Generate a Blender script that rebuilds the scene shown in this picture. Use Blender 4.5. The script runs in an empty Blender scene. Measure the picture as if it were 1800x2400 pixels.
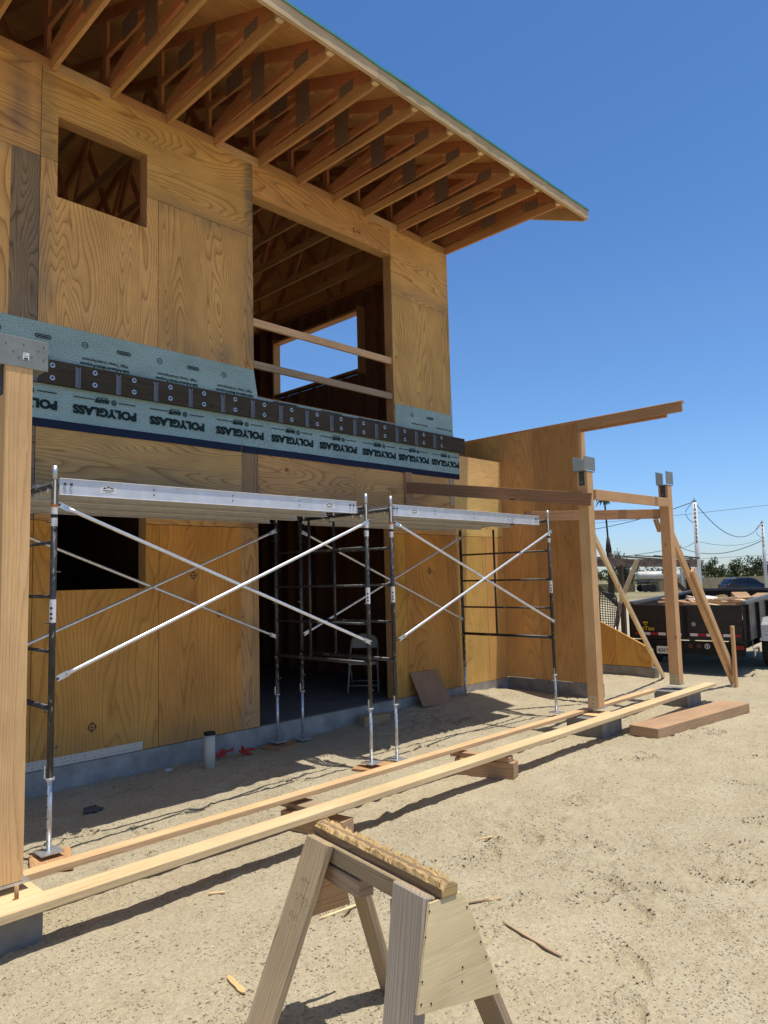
import bpy, bmesh, math, random
import numpy as np
from mathutils import Vector, Matrix, noise as mnoise
random.seed(7)
R_ = math.radians
scene = bpy.context.scene
C = scene.collection

# ------------------------------------------------------------------ camera
CR = ((0.701, 0.047, 0.712), (-0.713, 0.082, 0.696), (-0.025, -0.996, 0.091))
cam = bpy.data.cameras.new("camera"); camo = bpy.data.objects.new("camera", cam); C.objects.link(camo)
rt = Vector([r[0] for r in CR]).normalized(); fw = Vector([r[2] for r in CR]).normalized()
rt = (rt - fw * rt.dot(fw)).normalized(); up = rt.cross(fw)
M = Matrix.Identity(4)
for i in range(3):
    M[i][0] = rt[i]; M[i][1] = up[i]; M[i][2] = -fw[i]
M[0][3], M[1][3], M[2][3] = 0, 0, 1.85
camo.matrix_world = M
cam.sensor_fit = 'VERTICAL'; cam.sensor_height = 24; cam.sensor_width = 18
cam.lens = 24 * 1695 / 2400
cam.clip_start = 0.05; cam.clip_end = 3000
scene.camera = camo

# ------------------------------------------------------------------ light
sun_dir = Vector((0.085, -0.172, 1)).normalized()
world = bpy.data.worlds.new("World"); scene.world = world; world.use_nodes = True
nt = world.node_tree; nt.nodes.clear()
sky = nt.nodes.new('ShaderNodeTexSky'); sky.sky_type = 'NISHITA'; sky.sun_disc = False
sky.sun_elevation = math.asin(sun_dir.z); sky.sun_rotation = math.atan2(sun_dir.x, sun_dir.y)
sky.air_density = 1.0; sky.dust_density = 0.15; sky.ozone_density = 3.0
bg = nt.nodes.new('ShaderNodeBackground'); bg.inputs[1].default_value = 0.128
wo = nt.nodes.new('ShaderNodeOutputWorld')
# clear summer sky: pale blue toward the horizon, zenith greyed and warmed to neutralise the shade
tc_ = nt.nodes.new('ShaderNodeTexCoord'); sp_ = nt.nodes.new('ShaderNodeSeparateXYZ'); nt.links.new(tc_.outputs['Generated'], sp_.inputs[0])
def wramp(pts):
    r = nt.nodes.new('ShaderNodeValToRGB'); nt.links.new(sp_.outputs[2], r.inputs[0]); cr = r.color_ramp
    while len(cr.elements) < len(pts): cr.elements.new(0.5)
    for e, (p, c) in zip(cr.elements, pts): e.position = p; e.color = c
    return r.outputs[0]
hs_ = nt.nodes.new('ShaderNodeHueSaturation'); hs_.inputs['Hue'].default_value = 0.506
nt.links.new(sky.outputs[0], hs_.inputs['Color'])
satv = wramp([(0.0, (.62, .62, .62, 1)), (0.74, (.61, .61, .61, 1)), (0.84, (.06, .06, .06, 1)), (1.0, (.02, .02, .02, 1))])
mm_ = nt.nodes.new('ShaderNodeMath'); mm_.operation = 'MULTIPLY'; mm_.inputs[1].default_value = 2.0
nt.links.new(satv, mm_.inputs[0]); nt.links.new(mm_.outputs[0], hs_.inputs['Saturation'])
mx_ = nt.nodes.new('ShaderNodeMix'); mx_.data_type = 'RGBA'; mx_.blend_type = 'MULTIPLY'; mx_.inputs[0].default_value = 1.0; mx_.clamp_result = False
nt.links.new(hs_.outputs[0], mx_.inputs[6])
nt.links.new(wramp([(0.0, (.56, .68, 1.0, 1)), (0.06, (.62, .74, 1.0, 1)), (0.16, (.80, .90, 1.0, 1)), (0.32, (1, 1, 1, 1)), (0.74, (1, 1, 1, 1)), (0.86, (1.0, .88, .72, 1))]), mx_.inputs[7])
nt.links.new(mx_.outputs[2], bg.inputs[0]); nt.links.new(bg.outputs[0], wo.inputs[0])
sl = bpy.data.lights.new("sun", 'SUN'); sl.energy = 4.1; sl.angle = R_(0.53); sl.color = (1, 0.955, 0.88)
so = bpy.data.objects.new("sun", sl); C.objects.link(so)
so.rotation_euler = sun_dir.to_track_quat('Z', 'Y').to_euler(); so.location = (0, 0, 30)
scene.view_settings.view_transform = 'Standard'; scene.view_settings.look = 'None'
scene.view_settings.exposure = 0.22
scene.cycles.max_bounces = 8; scene.cycles.diffuse_bounces = 5

# ------------------------------------------------------------------ materials
def srgb(r, g, b):
    f = lambda c: (c / 255 / 12.92) if c / 255 <= 0.04045 else ((c / 255 + 0.055) / 1.055) ** 2.4
    return (f(r), f(g), f(b), 1)
class NT:
    def __init__(s, name, rough=0.7, metal=0.0, spec=0.3):
        s.m = bpy.data.materials.new(name); s.m.use_nodes = True
        s.t = s.m.node_tree; s.b = s.t.nodes['Principled BSDF']
        s.b.inputs['Roughness'].default_value = rough; s.b.inputs['Metallic'].default_value = metal
        s.b.inputs['Specular IOR Level'].default_value = spec
    def n(s, typ, **kw):
        nd = s.t.nodes.new(typ)
        for k, v in kw.items(): setattr(nd, k, v)
        return nd
    def l(s, a, b): s.t.links.new(a, b)
    def val(s, sock, v):
        if isinstance(v, (int, float)): sock.default_value = v
        elif isinstance(v, tuple): sock.default_value = v
        else: s.l(v, sock)
    def math(s, op, a, b=0.0, c=None, clamp=False):
        nd = s.n('ShaderNodeMath', operation=op); nd.use_clamp = clamp
        s.val(nd.inputs[0], a); s.val(nd.inputs[1], b)
        if c is not None: s.val(nd.inputs[2], c)
        return nd.outputs[0]
    def mix(s, f, a, b, mode='MIX'):
        nd = s.n('ShaderNodeMix', data_type='RGBA', blend_type=mode)
        s.val(nd.inputs[0], f); s.val(nd.inputs[6], a); s.val(nd.inputs[7], b)
        return nd.outputs[2]
    def ramp(s, f, pts):
        nd = s.n('ShaderNodeValToRGB'); s.l(f, nd.inputs[0]); cr = nd.color_ramp
        while len(cr.elements) > len(pts): cr.elements.remove(cr.elements[-1])
        while len(cr.elements) < len(pts): cr.elements.new(0.5)
        for e, (p, c) in zip(cr.elements, pts):
            e.position = p; e.color = c if isinstance(c, tuple) else (c, c, c, 1)
        return nd.outputs[0]
    def noise(s, vec, scale, detail=3, rough=0.5, dist=0.0):
        nd = s.n('ShaderNodeTexNoise'); s.l(vec, nd.inputs['Vector'])
        nd.inputs['Scale'].default_value = scale; nd.inputs['Detail'].default_value = detail
        nd.inputs['Roughness'].default_value = rough; nd.inputs['Distortion'].default_value = dist
        return nd.outputs[0]
    def scalev(s, vec, sc, off=(0, 0, 0)):
        nd = s.n('ShaderNodeMapping'); s.l(vec, nd.inputs[0])
        nd.inputs['Scale'].default_value = sc; nd.inputs['Location'].default_value = off
        return nd.outputs[0]
    def bump(s, h, strength=0.3, dist=0.01):
        nd = s.n('ShaderNodeBump'); s.l(h, nd.inputs['Height'])
        nd.inputs['Strength'].default_value = strength; nd.inputs['Distance'].default_value = dist
        s.l(nd.outputs[0], s.b.inputs['Normal'])
    def col(s, c):
        s.val(s.b.inputs['Base Color'], c); return s
    def uv(s): return s.n('ShaderNodeTexCoord').outputs['UV']
    def obj(s): return s.n('ShaderNodeTexCoord').outputs['Object']
    def pos(s): return s.n('ShaderNodeNewGeometry').outputs['Position']

def plain(name, c, rough=0.6, metal=0.0, var=0.12, scale=8, spec=0.3, bump=0.0):
    k = NT(name, rough, metal, spec)
    nz = k.noise(k.obj(), scale, 4, 0.6)
    a = tuple(x * (1 - var) for x in c[:3]) + (1,); b = tuple(min(1, x * (1 + var)) for x in c[:3]) + (1,)
    k.col(k.mix(k.ramp(nz, [(0.3, 0.0), (0.7, 1.0)]), a, b))
    if bump: k.bump(nz, bump, 0.01)
    return k.m

def wood(name, light, dark, knot, su, sv, K, lin, contrast=0.8, knots=0.5, grey=None, greyamt=0.3, rough=0.75, knotsc=(1.3, 2.6), blot=0.12):
    """UV.x runs along the grain, in metres."""
    k = NT(name, rough, 0, 0.2); uv = k.uv()
    warp = k.noise(k.scalev(uv, (su, sv, 1)), 1.0, 1.5, 0.45, 0.3)
    vv = k.n('ShaderNodeTexVoronoi', feature='F1'); k.l(k.scalev(uv, (knotsc[0], knotsc[1], 1)), vv.inputs['Vector'])
    vv.inputs['Scale'].default_value = 1.0; vv.inputs['Randomness'].default_value = 1.0
    sep = k.n('ShaderNodeSeparateColor'); k.l(vv.outputs['Color'], sep.inputs[0])
    has = k.math('LESS_THAN', sep.outputs[0], knots)
    near = k.math('MULTIPLY', k.math('POWER', k.math('SUBTRACT', 1.0, k.math('MULTIPLY', vv.outputs['Distance'], 4.2), clamp=True), 2.0), has)
    sx = k.n('ShaderNodeSeparateXYZ'); k.l(uv, sx.inputs[0])
    f = k.math('ADD', k.math('MULTIPLY', warp, K), k.math('MULTIPLY', sx.outputs[1], lin))
    f = k.math('ADD', f, k.math('MULTIPLY', near, 2.2))
    fine = k.noise(k.scalev(uv, (6, 140, 1)), 1.0, 3, 0.6)
    f = k.math('ADD', f, k.math('MULTIPLY', fine, 0.35))
    fr = k.math('FRACT', f)
    ring = k.ramp(fr, [(0.0, 0.0), (0.45, 0.06), (0.76, 0.42), (0.90, 1.0), (1.0, 0.0)])
    rg = k.math('MULTIPLY', ring, contrast)
    c = k.mix(rg, light, dark)
    fmul = k.ramp(fine, [(0.25, 0.86), (0.75, 1.08)])
    c = k.mix(1.0, c, fmul, 'MULTIPLY')
    bl = k.noise(k.scalev(uv, (1.2, 2.2, 1), (5, 3, 0)), 1.0, 4, 0.6)
    c = k.mix(1.0, c, k.ramp(bl, [(0.3, 1 - blot * 1.6), (0.7, 1 + blot)]), 'MULTIPLY')
    kd = k.math('MULTIPLY', k.ramp(vv.outputs['Distance'], [(0.0, 1.0), (0.035, 1.0), (0.075, 0.0)]), has)
    c = k.mix(k.math('MULTIPLY', kd, 0.85), c, knot)
    g = grey or (0.16, 0.14, 0.12, 1)
    gn = k.noise(k.scalev(uv, (2.2, 9, 1), (9, 1, 0)), 1.0, 5, 0.65)
    att = k.n('ShaderNodeAttribute', attribute_name='stain')
    st = k.math('ADD', k.math('MULTIPLY', k.ramp(gn, [(0.45, 0.0), (0.75, 1.0)]), greyamt),
                k.math('MULTIPLY', att.outputs['Fac'], k.ramp(gn, [(0.25, 0.55), (0.6, 1.0)])), clamp=True)
    gc = k.mix(k.math('MULTIPLY', ring, 0.55), g, tuple(x * 0.35 for x in g[:3]) + (1,))
    c = k.mix(st, c, gc)
    oi = k.n('ShaderNodeObjectInfo')
    hs = k.n('ShaderNodeHueSaturation'); k.l(c, hs.inputs['Color'])
    k.l(k.math('ADD', 0.86, k.math('MULTIPLY', oi.outputs['Random'], 0.28)), hs.inputs['Value'])
    k.l(k.math('ADD', 0.492, k.math('MULTIPLY', k.math('FRACT', k.math('MULTIPLY', oi.outputs['Random'], 7.3)), 0.016)), hs.inputs['Hue'])
    k.col(hs.outputs[0])
    k.bump(k.math('ADD', k.math('MULTIPLY', ring, -0.5), k.math('MULTIPLY', fine, 0.8)), 0.25, 0.003)
    return k.m

MT = {}
MT['ply'] = wood('fir_plywood', (0.77, 0.43, 0.145, 1), (0.41, 0.18, 0.052, 1), (0.11, 0.045, 0.02, 1), 0.36, 2.2, 36, 22, 0.85, 0.34, greyamt=0.18, knotsc=(1.5, 2.2))
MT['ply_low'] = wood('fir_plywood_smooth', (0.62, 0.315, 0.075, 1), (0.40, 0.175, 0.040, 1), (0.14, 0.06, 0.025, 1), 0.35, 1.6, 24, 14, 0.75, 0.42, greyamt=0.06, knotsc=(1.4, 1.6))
MT['ply_grey'] = wood('weathered_plywood', (0.33, 0.215, 0.12, 1), (0.11, 0.06, 0.035, 1), (0.05, 0.03, 0.02, 1), 0.5, 3.0, 26, 14, 0.85, 0.25, greyamt=0.35)
MT['ply_sunlit'] = wood('sun_brightened_plywood', (0.80, 0.47, 0.14, 1), (0.58, 0.30, 0.085, 1), (0.14, 0.06, 0.025, 1), 0.35, 1.6, 24, 16, 0.7, 0.5, greyamt=0.03, knotsc=(1.4, 2.2))  # lower-wall plywood brightened, direct sun on the corner put into its colour
MT['osb'] = wood('sun_brightened_pine_plywood', (0.86, 0.55, 0.20, 1), (0.62, 0.36, 0.12, 1), (0.14, 0.06, 0.02, 1), 1.6, 10, 6, 30, 0.6, 0.25, greyamt=0.05)  # corner sheets, albedo raised to carry extra sunlight
MT['ply_wing'] = wood('red_fir_plywood', (0.62, 0.345, 0.12, 1), (0.42, 0.195, 0.062, 1), (0.10, 0.04, 0.02, 1), 0.32, 2.0, 24, 16, 0.6, 0.3, greyamt=0.1)
MT['truss'] = wood('truss_fir', (0.48, 0.205, 0.085, 1), (0.24, 0.085, 0.035, 1), (0.08, 0.03, 0.015, 1), 0.8, 8, 8, 40, 0.7, 0.25, greyamt=0.12)
MT['inner'] = wood('shade_darkened_fir', (0.22, 0.10, 0.045, 1), (0.12, 0.05, 0.022, 1), (0.05, 0.02, 0.01, 1), 0.5, 2.5, 20, 14, 0.7, 0.3, greyamt=0.1)  # truss fir darkened, the interior's shade put into its colour
MT['stud'] = wood('stud_fir', (0.54, 0.29, 0.12, 1), (0.34, 0.155, 0.06, 1), (0.1, 0.04, 0.02, 1), 0.8, 8, 6, 40, 0.6, 0.25, greyamt=0.08)
MT['fascia'] = wood('pale_fascia_pine', (0.58, 0.43, 0.25, 1), (0.42, 0.27, 0.13, 1), (0.15, 0.08, 0.04, 1), 0.7, 6, 5, 30, 0.5, 0.3, greyamt=0.12)
MT['new'] = wood('new_yellow_lumber', (0.74, 0.56, 0.31, 1), (0.60, 0.38, 0.17, 1), (0.16, 0.07, 0.03, 1), 0.7, 7, 5, 28, 0.6, 0.3, greyamt=0.03)
MT['new2'] = wood('new_orange_lumber', (0.70, 0.46, 0.24, 1), (0.52, 0.29, 0.13, 1), (0.16, 0.07, 0.03, 1), 0.7, 7, 5, 30, 0.6, 0.3, greyamt=0.06)
MT['post'] = wood('fir_post', (0.69, 0.415, 0.20, 1), (0.50, 0.25, 0.11, 1), (0.17, 0.06, 0.025, 1), 0.45, 5, 9, 40, 0.75, 0.5, greyamt=0.04, knotsc=(2.4, 5.5))
MT['brace'] = wood('brown_fir_lumber', (0.50, 0.285, 0.14, 1), (0.33, 0.16, 0.07, 1), (0.12, 0.05, 0.02, 1), 0.6, 7, 6, 34, 0.65, 0.4, greyamt=0.08)
MT['brown'] = wood('reddish_brown_lumber', (0.33, 0.17, 0.095, 1), (0.21, 0.10, 0.05, 1), (0.08, 0.03, 0.02, 1), 0.6, 7, 6, 34, 0.65, 0.4, greyamt=0.08)
MT['ledger'] = wood('dark_treated_lumber', (0.080, 0.058, 0.038, 1), (0.038, 0.027, 0.018, 1), (0.02, 0.012, 0.01, 1), 0.7, 7, 8, 30, 0.8, 0.3, greyamt=0.25, grey=(0.12, 0.10, 0.085, 1))
MT['grey'] = wood('weathered_grey_lumber', (0.47, 0.345, 0.215, 1), (0.25, 0.165, 0.095, 1), (0.06, 0.035, 0.02, 1), 0.9, 9, 7, 60, 0.75, 0.3, greyamt=0.30, grey=(0.28, 0.235, 0.185, 1))
MT['greyd'] = wood('weathered_silver_lumber', (0.45, 0.375, 0.285, 1), (0.22, 0.17, 0.125, 1), (0.06, 0.04, 0.03, 1), 0.9, 9, 6, 70, 0.7, 0.2, greyamt=0.5, grey=(0.37, 0.335, 0.28, 1))
MT['paleply'] = wood('pale_birch_plywood', (0.64, 0.50, 0.29, 1), (0.50, 0.37, 0.20, 1), (0.10, 0.05, 0.03, 1), 1.0, 3, 5, 3, 0.35, 0.6, greyamt=0.25, grey=(0.33, 0.28, 0.2, 1), knotsc=(3, 5))
MT['glulam'] = wood('glulam_beam', (0.52, 0.34, 0.19, 1), (0.30, 0.17, 0.085, 1), (0.08, 0.03, 0.02, 1), 1.0, 20, 3, 50, 0.8, 0.05, greyamt=0.15)
MT['split'] = wood('splintered_yellow_wood', (0.66, 0.47, 0.20, 1), (0.32, 0.18, 0.08, 1), (0.1, 0.05, 0.02, 1), 4, 30, 6, 60, 0.9, 0.2, greyamt=0.3)
MT['oldtop'] = wood('brown_weathered_board', (0.36, 0.25, 0.14, 1), (0.17, 0.10, 0.055, 1), (0.06, 0.03, 0.02, 1), 2, 16, 6, 60, 0.8, 0.2, greyamt=0.35)
MT['block'] = wood('cut_lumber_block', (0.50, 0.33, 0.18, 1), (0.34, 0.19, 0.09, 1), (0.12, 0.05, 0.02, 1), 1.0, 9, 6, 40, 0.7, 0.3, greyamt=0.1)

MT['alu'] = plain('scuffed_aluminium', (0.66, 0.66, 0.68, 1), 0.45, 0.35, 0.10, 9, 0.5)
MT['aludk'] = plain('aluminium_underside', (0.55, 0.52, 0.45, 1), 0.6, 0.1, 0.1, 10, 0.5)
MT['galv'] = plain('galvanised_steel', (0.55, 0.57, 0.60, 1), 0.38, 0.7, 0.2, 30, 0.5)
MT['galvbright'] = plain('bright_zinc_tube', (0.74, 0.75, 0.77, 1), 0.32, 0.75, 0.1, 20, 0.5)
MT['hanger'] = plain('zinc_hanger', (0.27, 0.30, 0.35, 1), 0.6, 0.2, 0.15, 40, 0.5)
MT['bracket'] = plain('dull_grey_steel', (0.22, 0.23, 0.215, 1), 0.65, 0.1, 0.12, 12, 0.4)
MT['plate'] = plain('dark_truss_plate', (0.21, 0.145, 0.105, 1), 0.7, 0.1, 0.3, 45, 0.3)
MT['sidepl'] = plain('dark_side_plate', (0.07, 0.073, 0.08, 1), 0.7, 0.1, 0.12, 20, 0.4)
MT['blackpaint'] = plain('worn_black_paint', (0.018, 0.019, 0.022, 1), 0.45, 0.0, 0.3, 40, 0.5)
def m_chip():
    k = NT('chipped_black_paint', 0.45, 0.0, 0.5); o_ = k.obj()
    a = k.noise(k.scalev(o_, (60, 60, 18)), 1.0, 4, 0.7); d = k.noise(o_, 2.2, 3, 0.6)
    f = k.ramp(k.math('MULTIPLY', a, k.math('ADD', 0.55, d)), [(0.64, 0.0), (0.70, 1.0)])
    dust = k.ramp(k.noise(o_, 9, 5, 0.7), [(0.35, 0.0), (0.75, 1.0)])
    c = k.mix(dust, (0.014, 0.015, 0.018, 1), (0.045, 0.043, 0.040, 1))
    k.col(k.mix(f, c, (0.30, 0.27, 0.24, 1))); return k.m
MT['blackpaint'] = m_chip()
MT['white'] = plain('white_paint', (0.74, 0.74, 0.73, 1), 0.6, 0, 0.05, 5)
MT['label'] = plain('white_sticker', (0.72, 0.72, 0.70, 1), 0.5, 0, 0.05, 30)
MT['ink'] = plain('black_ink', (0.02, 0.022, 0.025, 1), 0.6, 0, 0.1, 30)
MT['inkpr'] = plain('dark_print', (0.008, 0.022, 0.026, 1), 0.85, 0, 0.25, 50)
MT['orange'] = plain('orange_band', (0.55, 0.16, 0.04, 1), 0.6)
MT['pencil'] = plain('marker_line', (0.10, 0.06, 0.035, 1), 0.8)
MT['concrete'] = plain('grey_concrete', (0.33, 0.305, 0.27, 1), 0.9, 0, 0.28, 4, 0.2, 0.25)
MT['concd'] = plain('footing_concrete', (0.22, 0.205, 0.185, 1), 0.9, 0, 0.22, 7, 0.2, 0.25)
MT['slab'] = plain('slab_concrete', (0.17, 0.155, 0.135, 1), 0.85, 0, 0.15, 3, 0.2)
MT['blue'] = plain('dark_blue_release_film', (0.006, 0.011, 0.035, 1), 0.5, 0, 0.2, 6, 0.25)
MT['teal'] = plain('teal_roof_underlayment', (0.015, 0.20, 0.17, 1), 0.6, 0, 0.15, 10)
MT['tar'] = plain('dark_drip_edge', (0.03, 0.04, 0.04, 1), 0.7)
MT['pvc'] = plain('cream_pvc', (0.56, 0.51, 0.40, 1), 0.5, 0, 0.08, 10)
MT['rubber'] = plain('black_rubber', (0.02, 0.02, 0.02, 1), 0.8, 0, 0.2, 20)
MT['redpl'] = plain('red_plastic', (0.48, 0.05, 0.035, 1), 0.6, 0, 0.2, 30)
MT['trail'] = plain('black_trailer_paint', (0.012, 0.012, 0.014, 1), 0.4, 0, 0.3, 4, 0.5)
MT['traild'] = plain('dusty_black_frame', (0.018, 0.018, 0.019, 1), 0.9, 0, 0.4, 6, 0.1)
MT['railtop'] = plain('dusty_steel_rail', (0.12, 0.125, 0.135, 1), 0.5, 0.2, 0.2, 6, 0.4)
MT['reflw'] = plain('white_reflective_tape', (0.62, 0.62, 0.64, 1), 0.3)
MT['reflr'] = plain('red_reflective_tape', (0.30, 0.02, 0.03, 1), 0.3)
MT['lamp'] = plain('red_lens', (0.20, 0.012, 0.012, 1), 0.25)
MT['lampo'] = plain('dull_red_lens', (0.07, 0.025, 0.02, 1), 0.3)
MT['yellow'] = plain('yellow_decal', (0.55, 0.36, 0.03, 1), 0.5)
MT['platep'] = plain('number_plate', (0.62, 0.60, 0.55, 1), 0.5)
MT['tread'] = plain('aluminium_tread_plate', (0.25, 0.255, 0.265, 1), 0.5, 0.3, 0.7, 45, 0.5, 0.5)
MT['card'] = plain('cardboard', (0.36, 0.22, 0.12, 1), 0.85)
MT['suv'] = plain('dark_blue_car_paint', (0.010, 0.016, 0.030, 1), 0.25, 0.1, 0.1, 2, 0.6)
MT['glass'] = plain('dark_car_glass', (0.006, 0.008, 0.010, 1), 0.08, 0, 0.1, 2, 0.6)
MT['tank'] = plain('white_tank_paint', (0.60, 0.58, 0.53, 1), 0.45, 0, 0.2, 1.2)
MT['tankg'] = plain('grey_truck_body', (0.22, 0.21, 0.20, 1), 0.7, 0, 0.3, 2)
MT['fence'] = plain('tan_screen_fabric', (0.30, 0.25, 0.155, 1), 0.9, 0, 0.12, 1.5)
MT['fencewire'] = plain('grey_fence_wire', (0.16, 0.16, 0.15, 1), 0.8)
MT['pole'] = plain('white_pole', (0.66, 0.66, 0.65, 1), 0.7, 0, 0.1, 3)
MT['wire'] = plain('overhead_wire', (0.10, 0.12, 0.15, 1), 0.8)
MT['oldwood'] = plain('old_rack_wood', (0.22, 0.165, 0.125, 1), 0.9, 0, 0.45, 6)
MT['chair'] = plain('beige_metal_chair', (0.40, 0.37, 0.33, 1), 0.5, 0.1, 0.06, 12)
MT['dark'] = plain('dark_opening_wood', (0.10, 0.05, 0.03, 1), 0.9)
MT['scrap'] = plain('pale_wood_scrap', (0.60, 0.45, 0.28, 1), 0.8, 0, 0.2, 20)
MT['bark'] = plain('dark_bark', (0.055, 0.042, 0.032, 1), 0.95)
MT['rock'] = plain('dark_rock', (0.09, 0.075, 0.065, 1), 0.95, 0, 0.3, 20)
MT['red'] = plain('red_flowers', (0.42, 0.07, 0.04, 1), 0.8)

def m_leaf(name, c1, c2):
    k = NT(name, 0.75, 0, 0.15)
    nz = k.noise(k.pos(), 1.1, 3, 0.6)
    k.col(k.mix(k.ramp(nz, [(0.35, 0.0), (0.65, 1.0)]), c1, c2))
    return k.m
MT['leaf'] = m_leaf('grey_green_leaves', (0.045, 0.062, 0.028, 1), (0.10, 0.125, 0.055, 1))
MT['leafd'] = m_leaf('dark_green_leaves', (0.018, 0.030, 0.018, 1), (0.050, 0.065, 0.034, 1))
MT['scrub'] = m_leaf('dry_scrub', (0.10, 0.11, 0.06, 1), (0.17, 0.16, 0.10, 1))

def m_membrane():
    k = NT('green_granular_membrane', 0.85, 0, 0.2); p = k.pos()
    g = k.noise(p, 95, 3, 0.7); w = k.noise(k.scalev(p, (1, 1, 2)), 3, 3, 0.5)
    c = k.mix(k.ramp(g, [(0.36, 0.0), (0.60, 1.0)]), (0.17, 0.25, 0.235, 1), (0.42, 0.56, 0.52, 1))
    c = k.mix(1.0, c, k.ramp(w, [(0.3, 0.88), (0.7, 1.08)]), 'MULTIPLY')
    k.col(c); k.bump(g, 0.5, 0.004); return k.m
MT['memb'] = m_membrane()
def m_strap():
    k = NT('perforated_zinc_strap', 0.4, 0.4, 0.4); uv = k.uv()
    v = k.n('ShaderNodeTexVoronoi', feature='F1'); k.l(k.scalev(uv, (32, 32, 1)), v.inputs['Vector'])
    v.inputs['Scale'].default_value = 1; v.inputs['Randomness'].default_value = 0.35
    k.col(k.mix(k.ramp(v.outputs['Distance'], [(0.14, 0.0), (0.2, 1.0)]), (0.05, 0.045, 0.04, 1), (0.50, 0.50, 0.47, 1)))
    return k.m
MT['strap'] = m_strap()
def m_sand():
    k = NT('dry_packed_sand', 0.95, 0, 0.1); p = k.pos()
    big = k.noise(p, 0.35, 4, 0.55); mid = k.noise(p, 2.6, 5, 0.6); fine = k.noise(p, 38, 4, 0.7); grit = k.noise(p, 170, 2, 0.6)
    v = k.n('ShaderNodeTexVoronoi', feature='F1'); k.l(k.scalev(p, (34, 34, 34)), v.inputs['Vector']); v.inputs['Scale'].default_value = 1
    sc = k.n('ShaderNodeSeparateColor'); k.l(v.outputs['Color'], sc.inputs[0])
    clus = k.ramp(k.noise(p, 3.3, 4, 0.65), [(0.47, 0.0), (0.66, 1.0)])
    thr = k.math('ADD', 0.015, k.math('MULTIPLY', clus, 0.36))
    peb_shade = k.math('MULTIPLY', k.math('LESS_THAN', sc.outputs[0], thr), k.ramp(v.outputs['Distance'], [(0.16, 1.0), (0.32, 0.0)]))
    c = k.mix(k.ramp(mid, [(0.32, 0.0), (0.68, 1.0)]), (0.455, 0.385, 0.255, 1), (0.52, 0.45, 0.31, 1))
    c = k.mix(1.0, c, k.ramp(big, [(0.3, 0.90), (0.7, 1.07)]), 'MULTIPLY')
    c = k.mix(1.0, c, k.ramp(fine, [(0.30, 0.80), (0.70, 1.12)]), 'MULTIPLY')
    c = k.mix(1.0, c, k.ramp(grit, [(0.32, 0.86), (0.68, 1.10)]), 'MULTIPLY')
    v2 = k.n('ShaderNodeTexVoronoi', feature='F1'); k.l(k.scalev(p, (95, 80, 90)), v2.inputs['Vector']); v2.inputs['Scale'].default_value = 1
    s2 = k.n('ShaderNodeSeparateColor'); k.l(v2.outputs['Color'], s2.inputs[0])
    cl2 = k.ramp(k.noise(p, 1.7, 5, 0.7), [(0.42, 0.0), (0.62, 1.0)])
    pit_shade = k.math('MULTIPLY', k.math('LESS_THAN', s2.outputs[0], k.math('ADD', 0.02, k.math('MULTIPLY', cl2, 0.30))), k.ramp(v2.outputs['Distance'], [(0.2, 1.0), (0.42, 0.0)]))
    c = k.mix(k.math('MULTIPLY', peb_shade, 0.68), c, (0.15, 0.12, 0.085, 1))  # pebble specks darkened to stand in for tiny clod shadows
    c = k.mix(k.math('MULTIPLY', pit_shade, 0.55), c, (0.17, 0.135, 0.095, 1))  # finer pits, likewise with their shade painted in
    wh = k.math('MULTIPLY', k.math('GREATER_THAN', sc.outputs[1], 0.965), k.ramp(v.outputs['Distance'], [(0.1, 1.0), (0.2, 0.0)]))
    c = k.mix(k.math('MULTIPLY', wh, 0.7), c, (0.72, 0.68, 0.60, 1))
    # dry grass and scrub far off
    d = k.n('ShaderNodeVectorMath', operation='LENGTH'); k.l(p, d.inputs[0])
    far = k.ramp(k.math('DIVIDE', d.outputs['Value'], 200.0), [(0.24, 0.0), (0.34, 1.0)])
    c = k.mix(far, c, k.mix(k.ramp(k.noise(p, 0.12, 4, 0.6), [(0.4, 0.0), (0.6, 1.0)]), (0.30, 0.25, 0.15, 1), (0.17, 0.17, 0.09, 1)))
    k.col(c)
    h = k.math('ADD', k.math('MULTIPLY', fine, 0.7), k.math('ADD', k.math('MULTIPLY', mid, 1.6), k.math('MULTIPLY', k.math('ADD', peb_shade, k.math('MULTIPLY', pit_shade, -0.8)), 0.4)))
    k.bump(h, 1.0, 0.03); return k.m
MT['sand'] = m_sand()

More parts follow.
